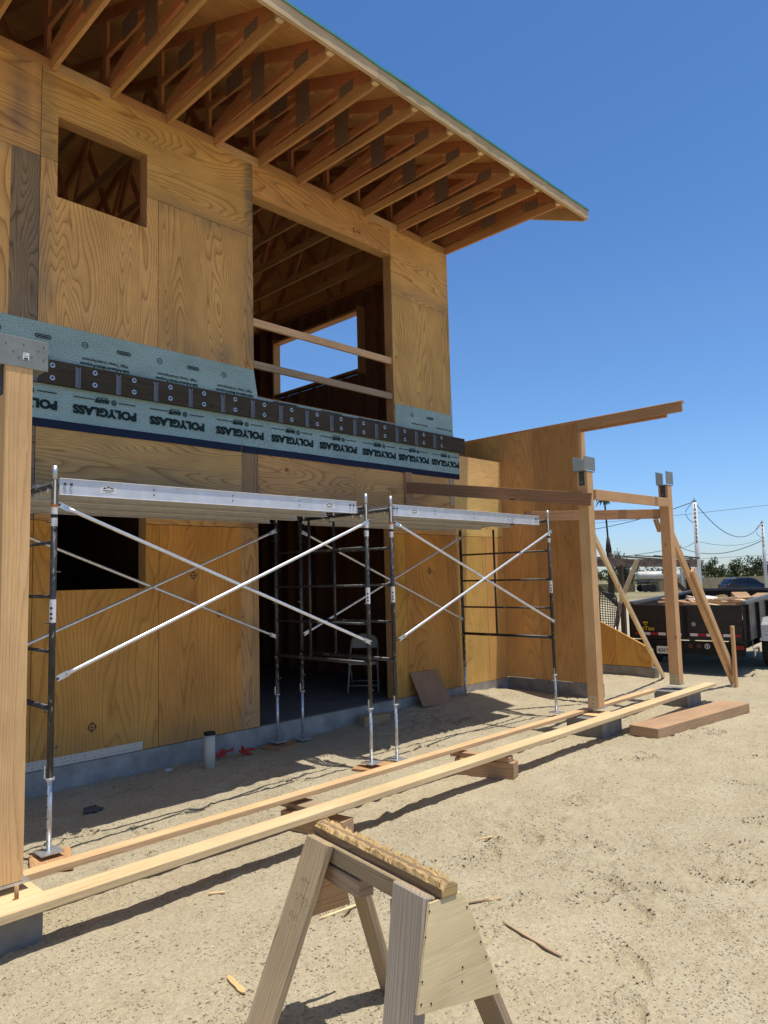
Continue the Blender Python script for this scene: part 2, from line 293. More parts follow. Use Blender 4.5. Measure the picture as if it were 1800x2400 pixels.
# ------------------------------------------------------------------ mesh builder
class MB:
    def __init__(s): s.v = []; s.f = []; s.u = []; s.mi = []; s.mats = []; s.st = []; s.sm = []
    def mat(s, m):
        if m not in s.mats: s.mats.append(m)
        return s.mats.index(m)
    def add(s, vs, fs, us=None, m=None, st=None, smooth=False):
        o = len(s.v); s.v += [tuple(p) for p in vs]; s.st += (st or [0.0] * len(vs))
        mi = s.mat(m) if m else 0
        for i, f in enumerate(fs):
            s.f.append([a + o for a in f]); s.mi.append(mi); s.sm.append(smooth)
            s.u.append(us[i] if us else [(vs[a][0], vs[a][2]) for a in f])
    def beam(s, p0, p1, w, h, up=(0, 0, 1), m=None, taper=None):
        """w across (side), h along 'up'; uv.x along the length."""
        p0 = Vector(p0); p1 = Vector(p1); d = (p1 - p0); L = d.length; d = d / L
        upv = Vector(up)
        if abs(d.dot(upv.normalized())) > 0.98: upv = Vector((0, 1, 0)) if abs(d.y) < 0.9 else Vector((1, 0, 0))
        sd = d.cross(upv).normalized(); uv_ = sd.cross(d).normalized()
        vs = []
        for q, t in ((p0, 1.0), (p1, taper or 1.0)):
            for a, b in ((-1, -1), (1, -1), (1, 1), (-1, 1)):
                vs.append(q + sd * (a * w / 2 * t) + uv_ * (b * h / 2 * t))
        ou, ov = random.random() * 40, random.random() * 40
        fs = [(0, 1, 2, 3), (7, 6, 5, 4), (0, 4, 5, 1), (1, 5, 6, 2), (2, 6, 7, 3), (3, 7, 4, 0)]
        us = [[(ou, ov), (ou + w * .2, ov), (ou + w * .2, ov + h), (ou, ov + h)]] * 2
        acc = 0
        for wd in (w, h, w, h):
            us.append([(ou, ov + acc), (ou + L, ov + acc), (ou + L, ov + acc + wd), (ou, ov + acc + wd)]); acc += wd
        s.add(vs, fs, us, m)
    def box(s, x0, x1, y0, y1, z0, z1, g='x', m=None):
        cx, cy, cz = (x0 + x1) / 2, (y0 + y1) / 2, (z0 + z1) / 2
        if g == 'x': s.beam((x0, cy, cz), (x1, cy, cz), y1 - y0, z1 - z0, m=m)
        elif g == 'y': s.beam((cx, y0, cz), (cx, y1, cz), x1 - x0, z1 - z0, m=m)
        else: s.beam((cx, cy, z0), (cx, cy, z1), x1 - x0, y1 - y0, up=(0, 1, 0), m=m)
    def tube(s, pts, r, n=10, m=None, cap=True, r2=None, smooth=True):
        pts = [Vector(p) for p in pts]; rs = [r + ((r2 or r) - r) * i / (len(pts) - 1) for i in range(len(pts))]
        vs = []; N = len(pts)
        t0 = (pts[1] - pts[0]).normalized()
        ref = Vector((0, 0, 1)) if abs(t0.z) < 0.9 else Vector((1, 0, 0))
        for i, p in enumerate(pts):
            t = (pts[min(i + 1, N - 1)] - pts[max(i - 1, 0)]).normalized()
            a = t.cross(ref).normalized(); b = t.cross(a).normalized()
            for k in range(n):
                th = 2 * math.pi * k / n; vs.append(p + (a * math.cos(th) + b * math.sin(th)) * rs[i])
        fs = []; us = []; acc = 0
        for i in range(N - 1):
            L = (pts[i + 1] - pts[i]).length
            for k in range(n):
                k2 = (k + 1) % n
                fs.append((i * n + k, (i + 1) * n + k, (i + 1) * n + k2, i * n + k2))
                us.append([(acc, k * .02), (acc + L, k * .02), (acc + L, k * .02 + .02), (acc, k * .02 + .02)])
            acc += L
        s.add(vs, fs, us, m, smooth=smooth)
        if cap:
            o = len(s.v) - len(vs)
            for base in ((N - 1) * n, 0):
                idx = [o + base + k for k in range(n)]
                if base == 0: idx.reverse()
                s.f.append(idx[::-1]); s.mi.append(s.mat(m) if m else 0); s.sm.append(False); s.u.append([(0, 0)] * n)
    def prism(s, poly, a, off, m=None, uvd=None):
        """poly: list of 3D points (planar); extrude by vector off."""
        off = Vector(off); P = [Vector(p) for p in poly]; n = len(P)
        vs = P + [p + off for p in P]
        ud = Vector(uvd or (P[1] - P[0])).normalized(); nn = off.normalized(); vd = nn.cross(ud)
        ou, ov = random.random() * 30, random.random() * 30
        uvp = [(p.dot(ud) + ou, p.dot(vd) + ov) for p in P]
        fs = [tuple(range(n))[::-1], tuple(range(n, 2 * n))]; us = [[uvp[i] for i in fs[0]], [uvp[i - n] for i in fs[1]]]
        for i in range(n):
            j = (i + 1) % n; fs.append((i, j, j + n, i + n))
            t = off.length; us.append([uvp[i], uvp[j], (uvp[j][0], uvp[j][1] + t), (uvp[i][0], uvp[i][1] + t)])
        s.add(vs, fs, us, m)
    def disc(s, c, nrm, r, th=0.003, n=16, m=None, r2=None):
        c = Vector(c); nrm = Vector(nrm).normalized()
        s.tube([c, c + nrm * th], r, n, m, True, r2, smooth=False)
    def ico(s, c, r, m=None, sub=2, jit=0.0, sc=(1, 1, 1)):
        bm = bmesh.new(); bmesh.ops.create_icosphere(bm, subdivisions=sub, radius=1)
        bm.verts.ensure_lookup_table()
        vs = []
        for v in bm.verts:
            q = 1 + (mnoise.noise(v.co * 1.7 + Vector(c) * 3) * jit)
            vs.append((c[0] + v.co.x * r * sc[0] * q, c[1] + v.co.y * r * sc[1] * q, c[2] + v.co.z * r * sc[2] * q))
        s.add(vs, [[v.index for v in f.verts] for f in bm.faces], None, m, smooth=jit == 0); bm.free()
    def build(s, name, m=None, parent=None, bevel=0.0):
        me = bpy.data.meshes.new(name); me.from_pydata(s.v, [], s.f)
        ul = me.uv_layers.new(name='UVMap'); i = 0; flat = []
        for u in s.u:
            for a in u: flat += [a[0], a[1]]
        ul.data.foreach_set('uv', flat)
        if any(s.st):
            at = me.attributes.new('stain', 'FLOAT', 'POINT'); at.data.foreach_set('value', s.st)
        mats = s.mats if s.mats else [m]
        for mm in mats: me.materials.append(MT[mm])
        me.polygons.foreach_set('material_index', s.mi)
        me.polygons.foreach_set('use_smooth', s.sm)
        me.update()
        bm = bmesh.new(); bm.from_mesh(me); bmesh.ops.recalc_face_normals(bm, faces=bm.faces); bm.to_mesh(me); bm.free()
        o = bpy.data.objects.new(name, me); C.objects.link(o)
        if parent: o.parent = parent
        if bevel:
            b = o.modifiers.new('bevel', 'BEVEL'); b.width = bevel; b.segments = 1; b.limit_method = 'ANGLE'
        return o

def tag(o, label=None, cat=None, group=None, kind=None):
    if label: o['label'] = label
    if cat: o['category'] = cat
    if group: o['group'] = group
    if kind: o['kind'] = kind
    return o
def empty(name, loc, label, cat, group=None, rz=0):
    o = bpy.data.objects.new(name, None); C.objects.link(o); o.location = loc; o.rotation_euler = (0, 0, rz)
    o.empty_display_size = 0.1
    return tag(o, label, cat, group)
def origin(o, p):
    """move a mesh object's origin to p without moving the mesh"""
    p = Vector(p); o.data.transform(Matrix.Translation(-p)); o.location = p; return o
def local(mb, p):
    p = Vector(p); mb.v = [tuple(Vector(v) - p) for v in mb.v]; return mb
def copy_tree(o, parent=None):
    c = o.copy(); C.objects.link(c)
    if parent: c.parent = parent
    for ch in [x for x in o.children]: copy_tree(ch, c)
    return c
def text_polys(txt, size, bold=0.0, shear=0.0, spacing=1.0):
    cu = bpy.data.curves.new('t', 'FONT'); cu.body = txt; cu.size = size; cu.offset = bold; cu.shear = shear
    cu.align_x = 'CENTER'; cu.align_y = 'CENTER'; cu.resolution_u = 3; cu.space_character = spacing
    ob = bpy.data.objects.new('t', cu); C.objects.link(ob)
    dg = bpy.context.evaluated_depsgraph_get(); me = bpy.data.meshes.new_from_object(ob.evaluated_get(dg))
    vs = [tuple(v.co) for v in me.vertices]; fs = [list(p.vertices) for p in me.polygons]
    bpy.data.objects.remove(ob); bpy.data.meshes.remove(me); bpy.data.curves.remove(cu)
    return vs, fs
_tc = {}
def put_text(mb, txt, size, c, right, upd, m, bold=0.0, width=None, shear=0.0):
    key = (txt, size, bold, shear)
    if key not in _tc: _tc[key] = text_polys(txt, size, bold, shear)
    vs, fs = _tc[key]
    if not vs: return
    r = Vector(right).normalized(); u = Vector(upd).normalized(); c = Vector(c)
    xs = [v[0] for v in vs]; sx = (width / (max(xs) - min(xs))) if width else 1; mx = (max(xs) + min(xs)) / 2
    ys = [v[1] for v in vs]; my = (max(ys) + min(ys)) / 2
    mb.add([c + r * ((v[0] - mx) * sx) + u * (v[1] - my) for v in vs], fs, None, m)
def rect(mb, c, right, upd, w, h, m, th=0.0):
    r = Vector(right).normalized() * w / 2; u = Vector(upd).normalized() * h / 2; c = Vector(c)
    mb.add([c - r - u, c + r - u, c + r + u, c - r + u], [(0, 1, 2, 3)], [[(0, 0), (w, 0), (w, h), (0, h)]], m)

# ------------------------------------------------------------------ ground
def gh(x, y):
    h = 0.022 * mnoise.noise(Vector((x * .55, y * .55, 1))) + 0.010 * mnoise.noise(Vector((x * 1.7, y * 1.7, 4))) + 0.005 * mnoise.noise(Vector((x * 5, y * 5, 8)))
    r = math.hypot(x - 5, y - 3)
    if r < 14:
        h += 0.0042 * mnoise.noise(Vector((x * 12, y * 12, 3))) + 0.0030 * mnoise.noise(Vector((x * 26, y * 26, 9)))
        tr = mnoise.noise(Vector((x * .55 + 3, y * .55 + 1, 7)))
        h += max(0, tr + .1) * .030 * (1 - abs(mnoise.noise(Vector((x * 5.5, y * 7.5, 2)))) * 2.2)
        rg = mnoise.noise(Vector((x * .8 + 9, y * .8, 2)))
        h += max(0, rg + .12) * 0.060 * max(-.25, mnoise.noise(Vector((x * 9, y * 9, 6)))) * (.6 + mnoise.noise(Vector((x * 3, y * 3, 1))))
        h += max(0, mnoise.noise(Vector((x * 1.1, y * 1.1, 12))) + .1) * 0.030 * mnoise.noise(Vector((x * 20, y * 24, 16)))
    h += 0.12 * math.exp(-(((x - 8.95) / .8) ** 2 + ((y - 6.65) / .45) ** 2))
    h += 0.09 * math.exp(-(((x - 7.6) / .9) ** 2 + ((y - 6.85) / .4) ** 2))
    h += 0.03 * math.exp(-(((x - 9.7) / .5) ** 2 + ((y - 5.0) / .6) ** 2))
    for (px, py, a, l, w) in PRINTS:
        dx, dy = x - px, y - py
        if abs(dx) < .3 and abs(dy) < .3:
            u_ = dx * math.cos(a) + dy * math.sin(a); v_ = -dx * math.sin(a) + dy * math.cos(a)
            q = math.sqrt((u_ / l) ** 2 + (v_ / w) ** 2)
            if q < 1.6: h += -0.026 * max(0, 1 - q ** 4) + 0.022 * math.exp(-((q - 1.12) / .13) ** 2) * (0.5 + 0.9 * mnoise.noise(Vector((x * 12, y * 12, 0))))
    d = math.hypot(x, y)
    if d > 26: h = h * .3 - min(1.3, (d - 26) * .0125)
    return h
rp = random.Random(3)
PRINTS = [(rp.uniform(2.6, 9), rp.uniform(0.6, 3.6), rp.uniform(0, 3.1), rp.uniform(.12, .16), rp.uniform(.05, .07)) for _ in range(46)]
PRINTS += [(3.9, 1.95, .9, .15, .06), (3.35, 1.7, .8, .15, .06), (4.6, 2.6, 1.4, .15, .06), (3.0, 1.55, .5, .15, .06), (4.6, 1.8, 1.2, .15, .065)]
PRINTS += [(rp.uniform(1.6, 8), rp.uniform(4.6, 6.4), rp.uniform(0, 3.1), rp.uniform(.12, .16), rp.uniform(.05, .07)) for _ in range(14)]
def axis(segs):
    out = []
    for a, b, st in segs:
        n = max(1, int(round((b - a) / st))); out += [a + (b - a) * i / n for i in range(n)]
    out.append(segs[-1][1]); return out
xs = axis([(-600, -100, 100), (-100, -20, 20), (-20, -4, 2), (-4, 1, .12), (1, 4.6, .017), (4.6, 8, .028), (8, 13, .05), (13, 20, .2), (20, 60, 2), (60, 200, 14), (200, 1000, 100)])
ys = axis([(-600, -100, 100), (-100, -10, 15), (-10, -2, 1), (-2, .8, .1), (.8, 4.6, .017), (4.6, 7.4, .03), (7.4, 12, .2), (12, 40, 2), (40, 200, 16), (200, 900, 100)])
nx, ny = len(xs), len(ys)
V = [(x, y, gh(x, y)) for y in ys for x in xs]
F = [(j * nx + i, j * nx + i + 1, (j + 1) * nx + i + 1, (j + 1) * nx + i) for j in range(ny - 1) for i in range(nx - 1)]
me = bpy.data.meshes.new('ground'); me.from_pydata(V, [], F); me.materials.append(MT['sand'])
me.polygons.foreach_set('use_smooth', [True] * len(F)); me.update()
g = bpy.data.objects.new('ground', me); C.objects.link(g); tag(g, 'pale dry sandy building-site ground', 'ground', kind='structure')

# ------------------------------------------------------------------ house
YW = 6.87           # face of the sheathing
EX = 8.57           # right corner of the upper storey
H = empty('house_under_construction', (2.5, 6.88, 0), 'two-storey plywood-clad house frame under construction with deep truss eaves', 'house')
HP = Vector((2.5, 6.88, 0))
def part(mb, name, m=None, bevel=0.0, parent=None, off=None):
    local(mb, off if off is not None else HP); return mb.build(name, m, parent or H, bevel)

def stain(x, z):
    s = 0.0
    s = max(s, 0.85 * math.exp(-((x - 2.26) / .10) ** 2) * (1 if z > 6.1 else 0))
    if 3.4 < z: s = max(s, 0.8 * math.exp(-((x - 4.88) / .09) ** 2))
    if 3.4 < z: s = max(s, 0.55 * math.exp(-((x - 2.50) / .10) ** 2))
    s = max(s, 0.55 * math.exp(-((z - 4.35) / .22) ** 2) * (0.4 + 0.6 * math.exp(-((x - 4.3) / .5) ** 2)) if z > 4.2 else 0)
    s = max(s, 0.45 * math.exp(-((z - 5.95) / .10) ** 2))
    if z < 3.35: s = max(s, 0.8 * math.exp(-((z - 2.75) / .28) ** 2) * (0.5 if x > 5 else 0.8) * (1 if z > 2.46 else 0))
    if z < 2.47 and x < 5: s = max(s, 0.35 * math.exp(-((z - .25) / .15) ** 2), 0.5 * math.exp(-((x - 4.86) / .08) ** 2))
    if x > 7.2: s = max(s, 0.35 * math.exp(-((x - 8.54) / .06) ** 2))
    s = s * (0.75 + 0.6 * mnoise.noise(Vector((x * 3, z * 3, 2))))
    return max(0.0, min(1.0, s))
def sheet(x0, x1, z0, z1, grain, m, holes=(), yf=YW, th=0.012, step=0.07, st=stain, name='plywood_sheet'):
    gx = sorted(set([round(x0 + (x1 - x0) * i / max(1, int((x1 - x0) / step)), 4) for i in range(max(1, int((x1 - x0) / step)) + 1)] + [a for h in holes for a in h[:2] if x0 < a < x1]))
    gz = sorted(set([round(z0 + (z1 - z0) * i / max(1, int((z1 - z0) / step)), 4) for i in range(max(1, int((z1 - z0) / step)) + 1)] + [a for h in holes for a in h[2:] if z0 < a < z1]))
    ou, ov = random.random() * 50, random.random() * 50
    inh = lambda x, z: any(h[0] < x < h[1] and h[2] < z < h[3] for h in holes)
    mb = MB(); cells = set()
    nxx, nzz = len(gx), len(gz)
    for j in range(nzz - 1):
        for i in range(nxx - 1):
            if not inh((gx[i] + gx[i + 1]) / 2, (gz[j] + gz[j + 1]) / 2): cells.add((i, j))
    vs = []; s_ = []
    for k, y in enumerate((yf, yf + th)):
        for z in gz:
            for x in gx: vs.append((x, y, z)); s_.append(st(x, z) if st else 0.0)
    N = nxx * nzz; fs = []; us = []
    def U(idx):
        x, y, z = vs[idx]; return (x + ou, z + ov) if grain == 'h' else (z + ou, x + ov)
    for (i, j) in cells:
        a = j * nxx + i; b = a + 1; c = a + nxx + 1; d = a + nxx
        for f in ((a, b, c, d), (d + N, c + N, b + N, a + N)): fs.append(f); us.append([U(q) for q in f])
        for nb, e in (((i - 1, j), (d, a)), ((i + 1, j), (b, c)), ((i, j - 1), (a, b)), ((i, j + 1), (c, d))):
            if nb not in cells:
                f = (e[0], e[0] + N, e[1] + N, e[1]); fs.append(f); us.append([U(q) for q in f])
    mb.add(vs, fs, us, m, s_)
    if z1 - z0 > .35 and name == 'plywood_sheet':
        rn = random.Random(int(x0 * 100 + z0 * 37)); cols = [x0 + .012, x1 - .012]; xx = x0 + .42
        while xx < x1 - .1: cols.append(xx); xx += .405
        nv = []; nf = []
        def nail(x, z):
            if inh(x, z) or inh(x + .02, z) or inh(x - .02, z) or rn.random() < .25: return
            b = len(nv); r = rn.uniform(.0022, .0042)
            nv.extend([(x + math.cos(t * 1.257) * r, yf - .0006, z + math.sin(t * 1.257) * r) for t in range(5)]); nf.append([b + q for q in range(5)])
        for cx_ in cols:
            edge = cx_ in cols[:2]; z = z0 + .05
            while z < z1 - .03: nail(cx_ + rn.uniform(-.005, .005), z); z += (.10 if edge else .26) + rn.uniform(-.02, .02)
        for zz in (z0 + .013, z1 - .013):
            x = x0 + .05
            while x < x1 - .03: nail(x, zz + rn.uniform(-.004, .004)); x += .11 + rn.uniform(-.02, .02)
        mb.add(nv, nf, None, 'pencil')
    return part(mb, name)
g_ = 0.003
UW = (2.62, 3.55, 5.60, 6.42)      # upper window
UO = (4.90, 7.29, 4.02, 6.47)      # upper opening
LW = (2.63, 3.555, 1.81, 2.46)     # lower window (sheet part)
DO = (4.945, 7.17, 0.0, 2.46)      # door opening
# upper storey sheets
sheet(-3, 2.46 - g_, 5.95 + g_, 6.862, 'h', 'ply')
sheet(-3, 2.20, 3.34, 5.95 - g_, 'v', 'ply')
sheet(2.20 + .001, 2.46 - g_, 3.34, 5.95 - g_, 'v', 'ply_grey')
sheet(2.46 + g_, 4.90, 5.95 + g_, 6.862, 'h', 'ply', [UW])
sheet(2.46 + g_, 3.68 - g_, 3.34, 5.95 - g_, 'v', 'ply', [UW])
sheet(3.68 + g_, 4.90, 3.34, 5.95 - g_, 'v', 'ply')
sheet(4.90 + .002, 7.29, 6.47, 6.862, 'h', 'ply', yf=YW - .004, st=lambda x, z: 0.0, name='header_panel')
sheet(7.29 + g_, EX, 5.90, 6.862, 'h', 'ply')
sheet(7.29 + g_, EX, 3.34, 5.90 - g_, 'v', 'ply')
sheet(4.90 + .002, 7.29, 3.34, 4.0, 'h', 'ply')
# lower storey sheets
sheet(-3, 2.46 - g_, 2.46 + g_, 3.34 - g_, 'h', 'ply_grey')
sheet(2.46 + g_, 4.72, 2.46 + g_, 3.34 - g_, 'h', 'ply', [(LW[0], LW[1], 1, 2.75)])
sheet(4.721, 4.945 - g_, 2.46 + g_, 3.34 - g_, 'v', 'ply', st=lambda x, z: 0.55)
sheet(4.945 + g_, 6.50, 2.46 + g_, 3.34 - g_, 'h', 'ply', [(DO[0], DO[1], 0, 2.62)])
sheet(6.50 + g_, EX, 2.46 + g_, 3.34 - g_, 'h', 'ply', [(DO[0], DO[1], 0, 2.62)])
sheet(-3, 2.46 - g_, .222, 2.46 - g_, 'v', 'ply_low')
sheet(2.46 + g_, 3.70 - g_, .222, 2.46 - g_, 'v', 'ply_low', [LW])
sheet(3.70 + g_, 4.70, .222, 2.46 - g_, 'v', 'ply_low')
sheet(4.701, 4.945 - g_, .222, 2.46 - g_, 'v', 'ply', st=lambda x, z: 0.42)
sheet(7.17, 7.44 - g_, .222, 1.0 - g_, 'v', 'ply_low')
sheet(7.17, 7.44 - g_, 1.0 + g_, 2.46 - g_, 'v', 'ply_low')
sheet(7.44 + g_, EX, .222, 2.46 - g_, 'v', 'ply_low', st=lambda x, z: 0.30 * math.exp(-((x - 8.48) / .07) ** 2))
NS = lambda x, z: 0.0
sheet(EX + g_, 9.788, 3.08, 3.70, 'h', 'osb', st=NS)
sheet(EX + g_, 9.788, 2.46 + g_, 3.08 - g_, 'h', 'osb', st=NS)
sheet(EX + g_, 9.30 - g_, .222, 2.46 - g_, 'v', 'ply_sunlit', st=NS)
sheet(9.30 + g_, 9.788, .222, 2.46 - g_, 'v', 'ply_sunlit', st=NS)

# foundation and slab
mb = MB(); mb.box(-3, 9.80, 6.866, 12.1, -.3, .215, m='concrete'); part(mb, 'foundation')
mb = MB(); mb.box(-2.95, 9.7, 6.90, 12.05, .2155, .2195, m='slab'); part(mb, 'floor_slab')
# framing: reveals of openings
def frame(x0, x1, z0, z1, name, sill=True, top=True, m='stud'):
    y0, y1 = YW + .013, YW + .155
    for xa, xb in ((x0 - .045, x0), (x1, x1 + .045)):
        mb = MB(); mb.box(xa, xb, y0, y1, z0, z1, 'z', m); part(mb, name + '_jamb')
    if top: mb = MB(); mb.box(x0 - .045, x1 + .045, y0, y1, z1, z1 + .14, 'x', m); part(mb, name + '_header')
    if sill: mb = MB(); mb.box(x0 - .045, x1 + .045, y0, y1, z0 - .045, z0, 'x', m); part(mb, name + '_sill')
frame(*UW, 'window')
frame(*UO, 'opening')
frame(LW[0], LW[1], LW[2], 2.75, 'window')
frame(DO[0], DO[1], .222, 2.62, 'door', sill=False)
for x in (7.17, 7.22):
    pass
# interior walls with studs, floors
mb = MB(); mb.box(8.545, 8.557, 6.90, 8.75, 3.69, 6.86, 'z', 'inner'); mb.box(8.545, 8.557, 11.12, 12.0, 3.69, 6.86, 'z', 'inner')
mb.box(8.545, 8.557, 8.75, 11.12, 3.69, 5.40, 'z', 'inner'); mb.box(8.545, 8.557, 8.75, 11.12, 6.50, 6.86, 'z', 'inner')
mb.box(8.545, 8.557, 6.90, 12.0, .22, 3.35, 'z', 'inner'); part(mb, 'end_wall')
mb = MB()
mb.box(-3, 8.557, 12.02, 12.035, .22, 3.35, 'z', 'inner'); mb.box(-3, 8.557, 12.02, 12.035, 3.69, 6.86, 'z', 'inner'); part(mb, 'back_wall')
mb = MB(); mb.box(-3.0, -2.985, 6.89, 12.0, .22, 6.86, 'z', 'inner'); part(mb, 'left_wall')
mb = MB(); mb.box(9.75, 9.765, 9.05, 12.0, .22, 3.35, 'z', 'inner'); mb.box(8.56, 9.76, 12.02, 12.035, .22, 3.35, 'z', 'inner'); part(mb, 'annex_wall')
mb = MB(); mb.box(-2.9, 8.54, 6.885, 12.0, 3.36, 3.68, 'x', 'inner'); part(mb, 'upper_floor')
y = 7.1
while y < 12:
    for z0, z1 in ((.26, 3.34), (3.70, 6.80)):
        if z0 > 3 and 8.75 < y < 11.12:
            for a, b in ((3.70, 5.36), (6.54, 6.80)):
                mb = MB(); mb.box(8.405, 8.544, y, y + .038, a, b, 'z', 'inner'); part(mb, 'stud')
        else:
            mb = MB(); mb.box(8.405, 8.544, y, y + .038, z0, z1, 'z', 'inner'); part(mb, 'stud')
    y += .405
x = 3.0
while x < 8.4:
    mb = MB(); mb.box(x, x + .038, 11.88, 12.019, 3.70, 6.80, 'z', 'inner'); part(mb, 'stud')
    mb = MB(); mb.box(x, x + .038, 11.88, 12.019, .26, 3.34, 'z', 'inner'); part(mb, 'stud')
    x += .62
# end window frame, lit by the outside
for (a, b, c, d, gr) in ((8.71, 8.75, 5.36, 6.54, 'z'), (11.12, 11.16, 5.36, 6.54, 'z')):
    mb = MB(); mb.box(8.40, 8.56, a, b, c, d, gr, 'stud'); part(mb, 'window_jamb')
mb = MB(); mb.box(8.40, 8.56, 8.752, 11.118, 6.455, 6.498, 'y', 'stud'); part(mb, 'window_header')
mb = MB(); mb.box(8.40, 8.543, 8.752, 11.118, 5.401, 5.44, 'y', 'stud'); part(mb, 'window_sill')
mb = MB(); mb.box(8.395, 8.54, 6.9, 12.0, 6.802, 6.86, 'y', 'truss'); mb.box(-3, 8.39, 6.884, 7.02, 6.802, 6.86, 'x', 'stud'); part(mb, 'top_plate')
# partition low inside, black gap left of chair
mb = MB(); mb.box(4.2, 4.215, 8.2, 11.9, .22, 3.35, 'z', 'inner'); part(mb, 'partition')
# rails across the upper opening
mb = MB(); mb.box(4.87, 7.335, YW + .03, YW + .068, 4.875, 4.965, 'x', 'new2'); part(mb, 'guard_rail')
mb = MB(); mb.box(4.87, 7.335, YW + .03, YW + .068, 4.365, 4.45, 'x', 'grey'); part(mb, 'guard_rail')
mb = MB(); mb.box(4.2, 4.90, YW + .03, YW + .068, 4.39, 4.47, 'x', 'grey')

# roof: trusses
TX = [2.545 - .605 * k for k in range(5, 0, -1)] + [2.545, 3.145, 3.775, 4.38, 5.0, 5.60, 6.21, 6.79, 7.45, 8.01, 8.545]
PITCH = .41
def zr(y):   # underside of the roof sheathing
    return 7.055 + PITCH * ((y if y < 9.44 else 18.88 - y) - 4.83)
def member(mb, x, p, q, h, w=.038, m='truss'):
    mb.beam((x + w / 2, p[0], p[1]), (x + w / 2, q[0], q[1]), w, h, m=m)
nrm = math.sqrt(1 + PITCH ** 2)
def truss():
    T = []
    for sgn in (0, 1):
        f = (lambda y: y) if sgn == 0 else (lambda y: 18.88 - y)
        mb = MB()
        yA, yB = 4.90, 9.43
        mb.beam((.019, f(yA), zr(yA) - .072), (.019, f(yB), zr(yB) - .072), .038, .14, m='truss'); T.append(('top_chord', mb))
        mb = MB(); mb.beam((.019, f(5.75), 7.365), (.019, f(7.02), 7.43), .037, .085, m='truss'); T.append(('web', mb))
        mb = MB(); mb.beam((.019, f(7.03), 7.02), (.019, f(7.03), zr(7.03) - .14), .036, .085, (0, 1, 0), m='truss'); T.append(('web', mb))
        mb = MB(); mb.beam((.019, f(5.95), 7.28), (.019, f(7.0), 7.06), .035, .12, m='truss'); T.append(('web', mb))
        mb = MB(); mb.beam((.019, f(5.45), 7.10), (.019, f(7.6), 7.04), .034, .085, m='truss'); T.append(('web', mb))
        mb = MB(); mb.beam((.019, f(7.5), 7.0), (.019, f(8.5), zr(8.5) - .14), .036, .085, m='truss'); T.append(('web', mb))
        mb = MB(); mb.beam((.019, f(8.5), zr(8.5) - .14), (.019, f(9.3), 7.0), .035, .085, m='truss'); T.append(('web', mb))
        mb = MB(); mb.box(-.003, .0, min(f(5.90), f(6.14)), max(f(5.90), f(6.14)), 7.02, 7.50, 'z', 'plate'); T.append(('connector_plate', mb))
        mb = MB(); mb.box(-.003, .0, min(f(5.18), f(5.40)), max(f(5.18), f(5.40)), 7.0, 7.12, 'z', 'plate'); T.append(('connector_plate', mb))
        mb = MB(); mb.box(-.0035, -.0005, min(f(6.30), f(6.62)), max(f(6.30), f(6.62)), 7.34, 7.56, 'z', 'plate'); T.append(('connector_plate', mb))
    mb = MB(); mb.beam((.019, 4.90, 6.926), (.019, 9.44, 6.926), .038, .105, m='stud'); T.append(('bottom_chord', mb))
    mb = MB(); mb.beam((.019, 9.44, 6.926), (.019, 13.98, 6.926), .038, .105, m='stud'); T.append(('bottom_chord', mb))
    mb = MB(); mb.beam((.019, 4.855, 6.94), (.019, 4.90, 6.94), .07, .075, m='new'); T.append(('end_block', mb))
    o = bpy.data.objects.new('roof_truss', None); C.objects.link(o); o.parent = H
    for n, mb in T: mb.build(n, None, o)
    return o
t0 = truss(); t0.location = Vector((TX[0], 0, 0)) - HP
for tx in TX[1:]:
    t = copy_tree(t0, H); t.location = Vector((tx, 0, 0)) - HP
# blocking between trusses over the wall
for a, b in zip(TX[:-1], TX[1:]):
    mb = MB(); mb.box(a + .040, b - .002, YW + .002, YW + .040, 6.864, 6.972, 'x', 'new2' if random.random() < .4 else 'stud'); part(mb, 'blocking')
mb = MB(); mb.box(-3, 8.585, YW - .006, YW + .03, 6.8625, 6.8635, 'x', 'stud')
# gable infill above the end wall
mb = MB(); mb.prism([(8.585, 4.92, 6.885), (8.585, 13.96, 6.885), (8.585, 13.96, zr(13.96) - .01), (8.585, 9.44, zr(9.44) - .01), (8.585, 4.92, zr(4.92) - .01)], 0, (.012, 0, 0), 'ply_wing', (0, 0, 1)); part(mb, 'gable_sheathing')
# outriggers to the rake
for yy in (5.6, 6.8, 8.0, 9.1):
    mb = MB(); mb.beam((8.60, yy, zr(yy) - .05), (9.22, yy, zr(yy) - .05), .038, .085, m='truss'); part(mb, 'outrigger')
# rake board
for sgn in (0, 1):
    f = (lambda y: y) if sgn == 0 else (lambda y: 18.88 - y)
    mb = MB(); mb.beam((9.24, f(4.83), zr(4.83) - .085), (9.24, f(9.43), zr(9.43) - .085), .038, .16, m='fascia'); part(mb, 'rake_board')
